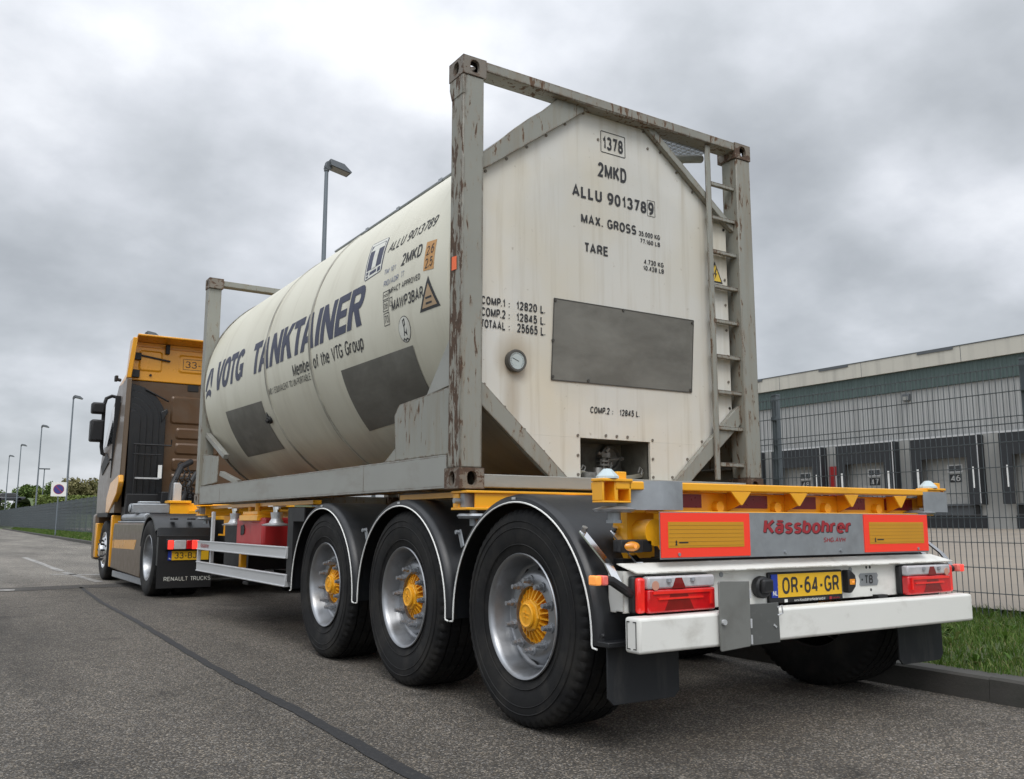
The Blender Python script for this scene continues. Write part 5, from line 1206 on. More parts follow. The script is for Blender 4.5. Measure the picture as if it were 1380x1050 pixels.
# white underrun bumper
YBf = -.975
mb = MB(); mb.box(-1.218, 1.218, YBf, YBf+.095, .438, .584); bp = build(mb, 'bumper', M['white'], TR, bevel=.014, seg=3)
mb = MB(); x = -1.2195
for y0, y1, z0, z1 in ((YBf+.018, YBf+.022, .455, .568), (YBf+.074, YBf+.078, .455, .568), (YBf+.022, YBf+.038, .564, .568), (YBf+.060, YBf+.074, .564, .568), (YBf+.022, YBf+.038, .455, .459), (YBf+.056, YBf+.074, .455, .459)): mb.box(x, x+.001, y0, y1, z0, z1)
build(mb, 'end_cap_gap', M['black'], bp, origin=WPOS[TR.name], smooth=0)
for x in (-.55, .55):
    mb = MB(); mb.box(x-.04, x+.04, YBf+.095, -.70, .47, .60); mb.box(x-.04, x+.04, -.70, -.62, .47, .82); build(mb, 'bumper_bracket', M['black'], TR, smooth=0)
# folding hazard board holder
mb = MB(); mb.prism([(-.772, .425), (-.765, .420), (-.590, .430), (-.583, .44), (-.580, .715), (-.765, .722), (-.775, .715)], 'y', YBf-.020, YBf-.012); hz = build(mb, 'hazard_board', M['grey_flap'], TR, bevel=.003)
mb = MB(); mb.prism([(-.578, .432), (-.385, .434), (-.388, .612), (-.578, .612)], 'y', YBf-.014, YBf-.008); build(mb, 'folded_leaf', M['grey_flap_dark'], hz, origin=WPOS[TR.name], bevel=.002)
mb = MB(); mb.cyl((-.755, YBf-.02, .545), (-.755, YBf-.034, .545), .012, n=10)
for z in (.66, .53, .46): mb.cyl((-.581, YBf-.022, z-.02), (-.581, YBf-.022, z+.02), .005, n=8)
mb.tube([(-.395, YBf-.014, .59), (-.385, YBf-.03, .60), (-.38, YBf-.03, .565), (-.395, YBf-.014, .555)], .004); mb.obox((-.42, YBf-.016, .505), (-.415, YBf-.016, .512), .02, .004, up=(0, 1, 0))
build(mb, 'hinge_pins', M['alu'], hz, origin=WPOS[TR.name])

#@@TRACTOR
# ------------------------------------------------------------------ tractor unit
TK = root('truck_tractor', (0, 11, 0), 'bronze and yellow truck tractor coupled in front of the tank trailer', 'truck')
def section(z, yr, yf, w, wr, rc):
    pts = [(-wr, yr)]
    pts += [(-w, yr+.25)]
    for i in range(7):
        a = R(180-90*i/6); pts.append((-w+rc+rc*math.cos(a), yf-rc+rc*math.sin(a)))
    for i in range(7):
        a = R(90-90*i/6); pts.append((w-rc+rc*math.cos(a), yf-rc+rc*math.sin(a)))
    pts += [(w, yr+.25), (wr, yr)]
    return [(x, y, z) for x, y in pts]
def loft(secs):
    mb = MB(); n = len(secs[0]); v = [p for s in secs for p in s]; f = []
    for j in range(len(secs)-1):
        for i in range(n): f.append((j*n+i, j*n+(i+1) % n, (j+1)*n+(i+1) % n, (j+1)*n+i))
    f += [tuple(range(n)), tuple(range(len(secs)*n-1, (len(secs)-1)*n-1, -1))]
    return mb.add(v, f)
YW = 11.95
mb = loft([section(1.12, YW, 14.05, 1.235, 1.22, .35), section(1.6, YW, 14.10, 1.235, 1.22, .35), section(2.1, YW, 14.02, 1.215, 1.2, .36), section(2.75, YW, 13.72, 1.17, 1.18, .38), section(3.3, YW, 13.35, 1.12, 1.16, .40), section(3.33, YW, 13.33, 1.12, 1.16, .40)])
cab = build(mb, 'cab', M['bronze'], TK, smooth=40)
mb = loft([section(3.332, YW, 13.33, 1.12, 1.16, .40), section(3.62, YW, 13.05, 1.02, 1.12, .45), section(3.98, YW, 12.5, .86, 1.08, .3)])
build(mb, 'cab_roof', M['cab_yellow'], TK, smooth=40)
# rear wall: yellow upper panel and brown lower panel with pressed fields
mb = MB(); mb.box(-1.10, 1.10, YW-.03, YW-.001, 1.45, 3.315); cw = build(mb, 'cab_back', M['cab_brown'], TK, bevel=.01)
def pressed(x0, x1, z0, z1, mat, par, yy):
    mb = MB(); r_ = .05; ring = []
    def rr(x0, x1, z0, z1, r_):
        o = []
        for cx, cz, a0 in ((x1-r_, z1-r_, 0), (x0+r_, z1-r_, 90), (x0+r_, z0+r_, 180), (x1-r_, z0+r_, 270)):
            for k in range(5): a = R(a0+22.5*k); o.append((cx+r_*math.cos(a), cz+r_*math.sin(a)))
        return o
    o1, o2 = rr(x0, x1, z0, z1, r_), rr(x0+.03, x1-.03, z0+.03, z1-.03, r_*.7); n = len(o1)
    mb.add([(x, yy-.001, z) for x, z in o1]+[(x, yy-.022, z) for x, z in o2], [(i, (i+1) % n, n+(i+1) % n, n+i) for i in range(n)]+[tuple(range(n, 2*n))])
    build(mb, 'pressed_field', mat, par, origin=WPOS[TK.name], smooth=30)
for x0, x1, z0, z1 in ((-.44, .40, 2.62, 3.10), (-.34, .40, 2.36, 2.56), (-.34, .40, 2.10, 2.30), (-.38, .40, 1.82, 2.04), (-.38, .40, 1.58, 1.78)): pressed(x0, x1, z0, z1, M['cab_brown'], cw, YW-.03)
mb = MB(); mb.box(-1.12, 1.12, YW-.05, YW-.001, 3.32, 3.90); cy_ = build(mb, 'roof_back', M['cab_yellow'], TK, bevel=.015)
for x0, x1, z0, z1 in ((-.36, .40, 3.50, 3.82), (-1.0, -.62, 3.48, 3.84)): pressed(x0, x1, z0, z1, M['cab_yellow'], cy_, YW-.05)
mb = MB(); lettering(mb, '33-BJ', (-.245, YW-.0735, 3.60), EX, EZ, .46, .115, bold=0.125); YY = YW-.0735
mb.box(-.285, .41, YY, YY+.001, 3.565, 3.572); mb.box(-.285, .41, YY, YY+.001, 3.745, 3.752); mb.box(-.285, -.278, YY, YY+.001, 3.572, 3.745)
build(mb, 'lettering', M['ink'], cy_, origin=WPOS[TK.name], smooth=0, recalc=False)
for q in ((-1.12, -.97, 3.66, 3.78), (-1.12, -.98, 3.36, 3.49), (-.585, -.52, 3.80, 3.96)): build(MB().box(q[0], q[1], YW-.12, YW-.055, q[2], q[3]), 'fairing_hinge', M['black'], TK, bevel=.008)
build(MB().obox((-1.04, YW-.09, 3.75), (-.50, YW-.08, 3.68), .03, .03), 'fairing_stay', M['black'], TK, bevel=.006)
build(MB().cyl((-.80, YW-.08, 3.42), (-.80, YW-.05, 3.42), .02, n=10), 'fairing_bolt', M['black'], TK)
build(MB().box(-.18, 0, YW-.045, YW-.031, 3.2, 3.31), 'wall_pad', M['black'], TK, bevel=.006)
# roof fairing and side deflectors
mb = MB(); mb.add([(-1.10, 11.50, 4.04), (1.10, 11.50, 4.04), (1.10, 11.50, 4.01), (-1.10, 11.50, 4.01), (-1.0, 12.6, 4.02), (1.0, 12.6, 4.02), (1.0, 12.6, 3.95), (-1.0, 12.6, 3.95)], [(0, 1, 2, 3), (7, 6, 5, 4), (0, 4, 5, 1), (3, 2, 6, 7), (0, 3, 7, 4), (1, 5, 6, 2)])
build(mb, 'roof_fairing', M['cab_yellow'], TK, bevel=.008)
for sx in (-1, 1):
    def dfl(z0, z1, mat, nm, yr0, yr1):
        mb = MB(); o = [(sx*1.235, 12.15), (sx*1.225, yr0), (sx*1.15, yr0-.03), (sx*1.16, 12.15)]; o2 = [(sx*1.17, 12.0 if z1 > 3.5 else 12.15), (sx*1.19, yr1), (sx*1.12, yr1-.03), (sx*1.10, 12.0 if z1 > 3.5 else 12.15)]
        if z1 > 3.5: o = [(sx*1.17, 12.0), (sx*1.20, yr0), (sx*1.13, yr0-.03), (sx*1.10, 12.0)]; o2 = [(sx*1.13, 12.0), (sx*1.15, yr1), (sx*1.08, yr1-.03), (sx*1.07, 12.0)]
        mb.add([(x, y, z0) for x, y in o]+[(x, y, z1) for x, y in o2], [(0, 1, 2, 3), (7, 6, 5, 4), (0, 4, 5, 1), (1, 5, 6, 2), (2, 6, 7, 3), (3, 7, 4, 0)])
        return build(mb, nm, mat, TK, bevel=.012)
    dfl(1.62, 3.32, M['bronze'], 'side_deflector', 11.60, 11.70); dfl(3.325, 3.995, M['cab_yellow'], 'upper_deflector', 11.72, 11.62)
    mb = MB(); x0, x1 = sorted((sx*1.25, sx*1.17)); mb.prism([(12.30, 1.62), (11.56, 1.72), (11.52, 1.60), (11.66, 1.42), (12.35, 1.12), (12.62, 1.12), (12.62, 1.38)], 'x', x0, x1); build(mb, 'flank_stripe', M['cab_yellow'], TK, bevel=.015)
# black air intake behind the cab: curved, corrugated
mb = MB()
for i in range(5):
    r0 = .62-.11*i; pts = []
    for k in range(13):
        a = R(90-90*k/12); pts.append((-1.12+ (r0)*math.cos(a)*.95, 2.62+r0*math.sin(a)))
    mb.prism([(-1.12, 1.2)]+[(-1.12, 2.62+r0)]+pts+[(-1.12+r0*.95, 1.2)], 'y', YW-.16-.035*i, YW-.02)
mb.prism([(-.62, 2.80), (-.52, 2.86), (-.50, 2.80), (-.60, 2.62)], 'y', YW-.18, YW-.03)
mb.obox((-.88, YW-.18, 3.16), (-.50, YW-.16, 2.98), .03, .03)
build(mb, 'air_intake', M['plastic'], TK, bevel=.012)
mb = MB(); mb.tube([(-1.05, YW-.40, 2.22), (-.47, YW-.40, 2.22), (-.47, YW-.40, 2.32)], .014); mb.tube([(-1.05, YW-.40, 2.06), (-.62, YW-.40, 2.06)], .010); mb.tube([(-1.02, YW-.4, 1.2), (-1.02, YW-.4, 2.22)], .012)
build(mb, 'hand_rail', M['black'], TK)
mb = MB(); mb.box(-.64, -.58, YW-.32, YW-.30, 1.68, 1.90); build(mb, 'label_tag', M['trim'], TK, smooth=0); mb = MB(); mb.box(-1.0, -.62, YW-.36, YW-.34, 1.665, 1.69); build(mb, 'step_edge', M['alu'], TK, smooth=0)
mb = MB(); mb.box(-1.12, -.1, YW-.42, YW-.05, .95, 1.42); mb.box(-1.0, .9, 9.3, 11.7, .62, .98); mb.box(-.42, -.32, 8.2, 12, .55, .98); mb.box(-.65, -.15, 11.2, 11.5, 1.0, 1.45)
mb.box(-.9, .9, 12, 14, .5, 1.1)
build(mb, 'frame', M['black'], TK, bevel=.01)
mb = MB()
for k, x in enumerate((-.32, -.24, -.16)):
    pts = []
    for i in range(60):
        t = i/59; a = t*2*math.pi*11; pts.append((x+.04*math.cos(a)-.25*t*t, 11.55-1.0*t, 1.95-.62*math.sin(t*math.pi)*.8+.04*math.sin(a)-.25*t))
    mb.tube(pts, .012, 5)
mb.tube([(-.62, 10.7, 1.15), (-.55, 10.9, 1.55), (-.40, 11.1, 1.85), (-.2, 11.3, 1.95)], .05, 10); mb.tube([(-.5, 10.65, 1.2), (-.35, 10.8, 1.5), (-.2, 10.9, 1.75)], .04, 10)
build(mb, 'air_hoses', M['black'], TK)
# mirrors
for sx in (-1, 1):
    mb = MB(); a0, b0 = sorted((sx*1.48, sx*1.26)); mb.box(a0, b0, 13.30, 13.50, 2.88, 3.08); mb.box(a0-.015*(sx > 0)*0, b0, 13.28, 13.52, 2.38, 2.77); mi = build(mb, 'mirror', M['black'], TK, bevel=.035, seg=3)
    mb = MB(); mb.tube([(sx*1.05, 13.3, 3.08), (sx*1.06, 13.4, 3.20), (sx*1.15, 13.42, 3.22), (sx*1.24, 13.42, 3.17), (sx*1.27, 13.42, 3.05), (sx*1.27, 13.42, 2.3), (sx*1.25, 13.42, 2.18), (sx*1.17, 13.42, 2.14)], .032, 10); build(mb, 'mirror_arm', M['black'], mi, origin=WPOS[TK.name])
    mb = MB(); x = sx*1.192; mb.add([(sx*1.200, 12.50, 2.32), (sx*1.200, 13.45, 2.28), (sx*1.15, 13.2, 2.95), (sx*1.16, 12.55, 3.02)], [(0, 1, 2, 3)]); mb.add([(sx*1.212, 12.50, 2.32), (sx*1.212, 13.45, 2.28), (sx*1.165, 13.2, 2.95), (sx*1.175, 12.55, 3.02)], [(0, 1, 2, 3)]); build(mb, 'side_window', M['dark_glass'], TK, smooth=0)
    mb = MB(); a0, b0 = sorted((sx*1.238, sx*1.20)); mb.prism([(12.75, 1.98), (13.35, 1.78), (13.55, 1.95), (13.05, 2.16)], 'x', a0, b0); build(mb, 'side_vent', M['black'], TK, bevel=.01)
    mb = MB(); mb.prism([(12.42, 1.70), (12.436, 1.70), (12.436, 3.1), (12.42, 3.1)], 'x', *sorted((sx*1.241, sx*1.15))); build(mb, 'door_gap', M['black'], TK, smooth=0)
    mb = MB(); mb.obox((sx*1.245, 12.5, 2.02), (sx*1.24, 12.68, 2.02), .03, .035); build(mb, 'door_handle', M['black'], TK, bevel=.008)
    mb = MB(); mb.prism([(12.45, 1.13), (12.45, 1.05), (13.55, 1.05), (13.55, 1.13)], 'x', *sorted((sx*1.24, sx*1.0))); build(mb, 'arch_lip', M['black'], TK, bevel=.01)
    mb = MB(); mb.cyl((sx*1.12, 12.75, 3.42), (sx*1.2, 12.78, 3.44), .03, n=10); mb.box(*sorted((sx*1.17, sx*1.22)), 12.72, 12.84, 3.40, 3.50); build(mb, 'camera_pod', M['black'], TK, bevel=.01)
mb = MB(); mb.add([(-.95, 13.90, 2.18), (.95, 13.90, 2.18), (.85, 13.42, 3.2), (-.85, 13.42, 3.2)], [(0, 1, 2, 3)]); mb.v = [(x, y+.12, z) for x, y, z in mb.v]; build(mb, 'windscreen', M['dark_glass'], TK, smooth=0)
# side skirts with tank top and yellow flash
for sx in (-1, 1):
    mb = MB(); x0, x1 = sorted((sx*1.225, sx*1.05)); mb.prism([(9.50, .20), (9.40, .88), (9.44, .955), (11.80, .955), (11.86, .88), (11.95, .24)], 'x', x0, x1); sk = build(mb, 'side_skirt', M['bronze'], TK, bevel=.02, seg=3)
    mb = MB(); x0, x1 = sorted((sx*1.2275, sx*1.2255)); mb.prism([(9.98, .58), (9.85, .72), (11.70, .69), (11.72, .56)], 'x', x0, x1); mb.prism([(11.76, .56), (11.75, .69), (11.86, .66), (11.86, .55)], 'x', x0, x1); build(mb, 'skirt_flash', M['cab_yellow'], sk, origin=WPOS[TK.name], smooth=0)
    mb = MB(); x0, x1 = sorted((sx*1.235, sx*1.0)); mb.box(x0, x1, 12.02, 12.10, .25, 1.08); mb.box(x0, x1, 13.55, 13.75, .35, .95); build(mb, 'arch_edge', M['cab_yellow'], TK, bevel=.015)
    mb = MB(); x0, x1 = sorted((sx*1.19, sx*1.0)); mb.box(x0, x1, 9.5, 11.7, .9555, .985); mb.cyl((sx*1.12, 9.7, 1.04), (sx*1.12, 11.5, 1.04), .055, n=14); mb.box(x0, x1, 9.52, 11.95, .10, .20); build(mb, 'tank_step', M['alu'] if False else M['galv'], TK, bevel=.01)
mb = MB(); mb.box(-1.23, 1.23, 13.78, 14.12, .30, 1.118); build(mb, 'front_bumper', M['bronze'], TK, bevel=.06, seg=3)
# drive wheels (dished inwards) and steering wheels
def truck_wheel(kind):
    ty = [(.30, -.125), (.315, -.14), (.36, -.152), (.42, -.156), (.46, -.150), (.485, -.138), (.497, -.115), (.499, -.05), (.490, -.048), (.490, -.040), (.50, -.038), (.50, .04), (.490, .042), (.490, .05), (.499, .055), (.497, .115), (.46, .15), (.36, .15), (.30, .125)]
    if kind == 'rear': rim = [(.295, -.12), (.305, -.135), (.300, -.142), (.285, -.136), (.275, -.11), (.270, -.04), (.262, .02), (.250, .05), (.16, .06), (.14, .05), (.12, -.02), (.10, -.06), (.002, -.065)]
    else: rim = [(.295, -.12), (.305, -.135), (.300, -.142), (.285, -.134), (.275, -.11), (.262, -.10), (.24, -.135), (.19, -.165), (.15, -.17), (.12, -.175), (.10, -.215), (.002, -.22)]
    w = build(MB().lathe((0, 0, 0), 'x', rim, n=64), 'drive_wheel' if kind == 'rear' else 'steering_wheel', M['steel'] if kind == 'rear' else M['chrome'], None, origin=(0, 0, 0))
    build(MB().lathe((0, 0, 0), 'x', ty, n=96, wob=lambda j, i: -.006 if ty[j][0] > .48 and i % 3 == 0 else 0), 'tyre', M['rubber'], w, origin=(0, 0, 0), smooth=28)
    if kind != 'rear':
        mb = MB()
        for i in range(10):
            a = 2*math.pi*i/10; mb.cyl((-.16, .165*math.cos(a), .165*math.sin(a)), (-.215, .165*math.cos(a), .165*math.sin(a)), .018, n=8)
            vs = [(-.148-.0, (.215+.018*math.sin(b))*math.cos(a+.31)-.025*math.cos(b)*math.sin(a+.31), (.215+.018*math.sin(b))*math.sin(a+.31)+.025*math.cos(b)*math.cos(a+.31)) for b in [2*math.pi*k/10 for k in range(10)]]
            mb.cyl((-.14, .215*math.cos(a+.31), .215*math.sin(a+.31)), (-.153, .215*math.cos(a+.31), .215*math.sin(a+.31)), .02, n=12)
        build(mb, 'wheel_nuts', M['black'], w, origin=(0, 0, 0))
    return w
wr = truck_wheel('rear'); wf = truck_wheel('front')
for i, (w, x, y) in enumerate(((wr, 1.10, 8.93), (wr, .76, 8.93), (wf, 1.06, 12.85))):
    for sx in (-1, 1):
        w2 = w if (sx < 0 and i != 1) else copy_tree(w)
        w2.parent = TK; w2.location = Vector((sx*x, y, .50))-WPOS[TK.name]; w2.rotation_euler = (0, 0, 0 if sx < 0 else math.pi)
mb = MB(); mb.cyl((-.75, 8.93, .5), (.75, 8.93, .5), .12, n=16); mb.lathe((0, 8.93, .5), 'y', [(.02, -.22), (.2, -.16), (.22, 0), (.2, .16), (.02, .22)], n=20); build(mb, 'axle', M['black'], TK); build(MB().box(-1, 1, 12.75, 12.95, .42, .52), 'axle', M['black'], TK)
# rear mudguards with lamp carrier and flap
for sx in (-1, 1):
    mb = MB(); vs = []; fs = []; xo, xi = sx*1.245, sx*.55; nA = 24
    path = []
    for i in range(nA+1):
        a = R(200-185*i/nA); path.append((8.93-.60*math.cos(a)*-1 if False else 8.93-.62*math.cos(math.pi-a)*-1*-1, .50+.585*math.sin(a)))
    path = [(8.93+.60*math.cos(R(165-150*i/nA)), .50+.58*math.sin(R(165-150*i/nA))) for i in range(nA+1)]
    # path runs from the front (larger y) at the end; rear side falls straight to the lamp shelf
    path = [(8.33, .80), (8.345, .90)]+[(8.93-.575*math.cos(R(40+125*i/nA)), .50+.585*math.sin(R(40+125*i/nA))) for i in range(nA+1)]
    rows = [(0.0, xi), (0.0, xo-sx*.03), (.012, xo), (.045, xo), (.05, xo-sx*.03), (.03, xi)]
    for y, z in path:
        d = Vector((y-8.93, z-.50)).normalized()
        for k, x in rows: vs.append((x, y-d.x*k, z-d.y*k))
    m_ = len(rows)
    for i in range(len(path)-1):
        for j in range(m_): fs.append((i*m_+j, i*m_+(j+1) % m_, (i+1)*m_+(j+1) % m_, (i+1)*m_+j))
    fs += [tuple(range(m_)), tuple(range((len(path)-1)*m_+m_-1, (len(path)-1)*m_-1, -1))]
    mb.add(vs, fs)
    for x in (1.02, .80): mb.box(*sorted((sx*x-.03, sx*x+.03)), 8.40, 8.60, 1.0, 1.02)
    a0, b0 = sorted((sx*1.235, sx*.55)); mb.box(a0, b0, 8.335, 8.42, .42, .80)
    mg = build(mb, 'rear_mudguard', M['plastic'], TK, smooth=35)
    mb = MB(); mb.box(a0, b0, 8.325, 8.334, .13, .80); mf = build(mb, 'mudflap', M['black'], TK, bevel=.003)
    if sx < 0:
        mb = MB(); lettering(mb, 'RENAULT TRUCKS', (-1.145, 8.322, .222), EX, EZ, .585, .055, bold=0.125, spacing=1.08); build(mb, 'lettering', M['decal_white'], mf, origin=WPOS[TK.name], smooth=0, recalc=False)
    xs = [sx*1.135, sx*.735]; a0, b0 = sorted(xs)
    mb = MB(); mb.box(a0-.012, b0+.012, 8.27, 8.324, .612, .752); tl = build(mb, 'tail_lamp', M['black'], TK, bevel=.01)
    for k, (p, q, mt) in enumerate(((1.13, 1.06, 'lamp_red_on'), (1.055, .905, 'lens_clear'), (.90, .835, 'lens_red'), (.83, .74, 'lamp_red_on'))):
        mb = MB(); a0, b0 = sorted((sx*p, sx*q)); mb.box(a0, b0, 8.255, 8.27, .625, .738); build(mb, 'lamp_lens', M[mt], tl, origin=WPOS[TK.name], bevel=.006)
mb = MB(); mb.box(-1.065, -.60, 8.312, 8.320, .485, .60); pt = build(mb, 'number_plate', M['plate_yellow'], TK, smooth=0)
mb = MB(); mb.box(-1.11, -1.066, 8.312, 8.320, .485, .60); build(mb, 'plate_band', M['plate_blue'], pt, origin=WPOS[TK.name], smooth=0)
mb = MB(); lettering(mb, '33-BJ', (-1.03, 8.3105, .505), EX, EZ, .275, .078, bold=0.158); build(mb, 'lettering', M['ink'], pt, origin=WPOS[TK.name], smooth=0, recalc=False)
mb = MB(); lettering(mb, 'NL', (-1.10, 8.3105, .495), EX, EZ, .026, .02, bold=0.163); build(mb, 'lettering', M['trim'], pt, origin=WPOS[TK.name], smooth=0, recalc=False)

#@@STREET
# ------------------------------------------------------------------ mesh fence
FE = root('mesh_fence', (3.45, -0.22, 0.2), 'dark steel mesh fence on posts along the grass verge', 'fence')
FA = math.atan(0.004)
FE.rotation_euler = (0, 0, -FA)
pm = MB(); PH = 2.03
for i in range(51):
    y = .02+.0496*i; pm.box(-.0023, .0023, y-.0023, y+.0023, 0, PH)
for k in range(11):
    z = .02+.199*k
    if z > PH: break
    for x in (-.0066, .0066): pm.box(x-.003, x+.003, 0, 2.52, z-.003, z+.003)
for z in (1.60, ):                                    # stiffening fold: a second pair just below
    for x in (-.0066, .0066): pm.box(x-.0036, x+.0036, 0, 2.52, z-.048, z-.041)
me_panel = None
def fence_child(src, name, y):
    o = src if src.get('_u') is None else src.copy()
    return o
panel_o = build(pm, 'fence_panel', M['fence'], FE, origin=FE.location, smooth=0)
panel_o.data.transform(Matrix.Translation(-Vector((0, 0, 0))))
pp = MB(); pp.box(-.03, .03, -.03, .03, -.25, 2.06); pp.box(-.035, .035, -.035, .035, 2.0605, 2.075)
for z in (.22, 1.02, 1.82): pp.box(-.045, -.031, -.03, .03, z-.02, z+.02)
post_o = build(pp, 'fence_post', M['fence_post'], FE, origin=FE.location, smooth=0)
# rebuild meshes in local coordinates (they were written around the origin)
for o, src in ((panel_o, pm), (post_o, pp)):
    for v, co in zip(o.data.vertices, src.v): pass
def localise(o, src):
    me = bpy.data.meshes.new(o.name); me.from_pydata(src.v, [], src.f); me.materials.append(o.data.materials[0]); o.data = me
localise(panel_o, pm); localise(post_o, pp)
for i in range(-2, 60):
    z = .0018*max(0, 2.52*i)
    a = panel_o if i == -2 else panel_o.copy(); b = post_o if i == -2 else post_o.copy()
    if i != -2: COL.objects.link(a); COL.objects.link(b); a.parent = FE; b.parent = FE
    a.location = (-.01, 2.52*i, z); b.location = (.045, 2.52*i, z)

# ------------------------------------------------------------------ lamp posts
def lamp(i, y, x, H, label):
    r_ = root('lamp_post', (x, y, .25), label, 'lamp post', 'lamp posts in a row behind the mesh fence')
    mb = MB(); mb.cyl((x, y, .2), (x, y, H), .085, .048, n=14); build(mb, 'pole', M['post_grey'], r_)
    mb = MB(); mb.cyl((x, y, H-.05), (x, y, H+.10), .065, n=12); mb.prism([(x-.06, H+.02), (x+.05, H-.03), (x+.18, H+.10), (x+.14, H+.24), (x-.02, H+.20)], 'y', y-.07, y+.07)
    hd = build(mb, 'lamp_arm', M['lamp_head'], r_, bevel=.01)
    mb = MB(); mb.add([(x+.06, y-.17, H+.08), (x+.06, y+.17, H+.08), (x+.60, y-.17, H-.02), (x+.60, y+.17, H-.02), (x+.05, y-.14, H+.26), (x+.05, y+.14, H+.26), (x+.42, y-.14, H+.20), (x+.42, y+.14, H+.20), (x+.64, y-.12, H+.03), (x+.64, y+.12, H+.03)],
                      [(0, 1, 3, 2), (4, 6, 7, 5), (6, 8, 9, 7), (0, 4, 5, 1), (2, 3, 9, 8), (0, 2, 8, 6, 4), (1, 5, 7, 9, 3)])
    build(mb, 'lamp_head', M['lamp_head'], r_, bevel=.012)
    mb = MB(); mb.poly((x+.10, y-.14, H+.068), (x+.10, y+.14, H+.068), (x+.56, y+.14, H-.018), (x+.56, y-.14, H-.018)); build(mb, 'lamp_lens', M['lamp_lens'], r_, smooth=0)
LP = [(16.58, 'nearest grey lamp post, rising above the tank barrel'), (39.9, 'grey lamp post whose head shows just over the truck cab roof'), (66.6, 'tall grey lamp post just left of the cab mirrors'), (90.0, 'second free-standing lamp post left of the truck, before the round blue sign'),
      (114.9, 'third lamp post left of the truck, shorter with distance'), (135.6, 'farthest lamp post in the row, at the left edge of the photo')]
for i, (y, lb) in enumerate(LP): lamp(i, y, 3.86+.004*y, 9.75 if i != 1 else 9.6, lb)
r_ = root('lamp_post', (10.1, 150, 3.6), 'small distant lamp post with a flat double head among the trees', 'lamp post')
mb = MB(); mb.cyl((10.1, 150, 3.4), (10.1, 150, 8.9), .10, .07, n=10); build(mb, 'pole', M['post_grey'], r_); mb = MB(); mb.box(9.35, 10.85, 149.8, 150.2, 8.9, 9.08); build(mb, 'lamp_head', M['lamp_head'], r_, bevel=.03)
# ------------------------------------------------------------------ no stopping sign
sx_, sy_ = 2.62, 57.0
r_ = root('traffic_sign', (sx_, sy_, .25), 'white square sign with a round blue disc on the far verge', 'sign')
mb = MB(); mb.cyl((sx_, sy_+.06, .1), (sx_, sy_+.06, 3.3), .038, n=10); build(mb, 'pole', M['post_grey'], r_)
mb = MB(); mb.box(sx_-.42, sx_+.42, sy_, sy_+.02, 2.50, 3.36); bd = build(mb, 'board', M['trim'], r_, smooth=0)
mb = MB(); mb.cyl((sx_, sy_-.004, 2.93), (sx_, sy_-.001, 2.93), .30, n=40); build(mb, 'disc_rim', paint('sign_red', (0.35, 0.03, 0.05), 0.4), bd, origin=WPOS[r_.name], smooth=0)
mb = MB(); mb.cyl((sx_, sy_-.008, 2.93), (sx_, sy_-.0045, 2.93), .265, n=40); build(mb, 'disc', paint('sign_blue', (0.05, 0.05, 0.22), 0.4), bd, origin=WPOS[r_.name], smooth=0)
mb = MB(); mb.obox((sx_-.18, sy_-.010, 3.11), (sx_+.18, sy_-.010, 2.75), .05, .002, up=(0, 1, 0)); build(mb, 'slash', paint('sign_red2', (0.30, 0.03, 0.07), 0.4), bd, origin=WPOS[r_.name], smooth=0)

#@@WAREHOUSE
# ------------------------------------------------------------------ warehouse with loading docks
def clad(name, col, pitch, depth=.5, var=.08, dirt=None):
    m, nt, b = base_mat(name); v = coords(nt)
    w = N(nt, 'ShaderNodeTexWave'); w.bands_direction = 'Y'; w.inputs['Scale'].default_value = 1/(pitch*math.pi)*math.pi/2/1.57*3.14/2; nt.links.new(v, w.inputs['Vector'])
    c = mix(nt, noise(nt, coords(nt, (1, .35, .5)), 1.2, 5), tuple(x*(1-var) for x in col), tuple(x*(1+var) for x in col))
    if dirt: c = mix(nt, rampf(nt, noise(nt, coords(nt, (1, 2.2, .12)), 1.0, 6), [(.5, 0.0), (.8, .7)]), c, dirt)
    nt.links.new(c, b.inputs['Base Color']); b.inputs['Roughness'].default_value = .5
    bump(nt, b, w.outputs[1], depth, .05)
    return m
WX = 42.0; WY0, WY1 = 2.0, 72.0
WH = root('warehouse', (WX+8, 37, .68), 'long grey corrugated warehouse with numbered loading docks behind the mesh fence', 'warehouse')
WB = lambda m, n, mat, **k: build(m, n, mat, WH, **k)
WB(MB().box(WX+.02, WX+40, WY0+.05, WY1-.05, .5, 9.6), 'building_core', paint('core_grey', (0.25, 0.25, 0.25), 0.7), smooth=0)
WB(MB().box(WX, WX+.02, WY0, WY1, 5.62, 8.33), 'upper_cladding', clad('cladding_grey', (0.34, 0.345, 0.34), .28, .6, dirt=(0.20, 0.20, 0.19)), smooth=0)
WB(MB().box(WX, WX+.02, WY0, WY1, .5, 5.6195), 'lower_wall', clad('panel_wall', (0.31, 0.31, 0.295), .9, .12, dirt=(0.20, 0.195, 0.18)), smooth=0)
WB(MB().box(WX-.12, WX+.02, WY0-.1, WY1+.1, 8.34, 9.46), 'green_band', clad('cladding_green', (0.060, 0.092, 0.088), .35, .6, .15, dirt=(0.10, 0.14, 0.132)), smooth=0)
mb = MB(); mb.box(WX-.30, WX+.3, WY0-.2, WY1+.2, 9.47, 10.33)
WB(mb, 'fascia', clad('fascia_cream', (0.52, 0.50, 0.44), 6.0, .02, .06, dirt=(0.30, 0.29, 0.26)), smooth=0)
mb = MB(); mb.box(WX-.33, WX+.35, WY0-.2, WY1+.2, 10.3305, 10.38)
for k in range(9): mb.box(WX-.345, WX-.331, 9.5+6.6*k, 11.6+6.6*k, 10.20, 10.36)
WB(mb, 'roof_edge', M['lamp_head'], smooth=0)
mb = MB(); 
for k in range(11): mb.box(WX-.303, WX-.3005, 4+6.1*k, 4.03+6.1*k, 9.48, 10.32)
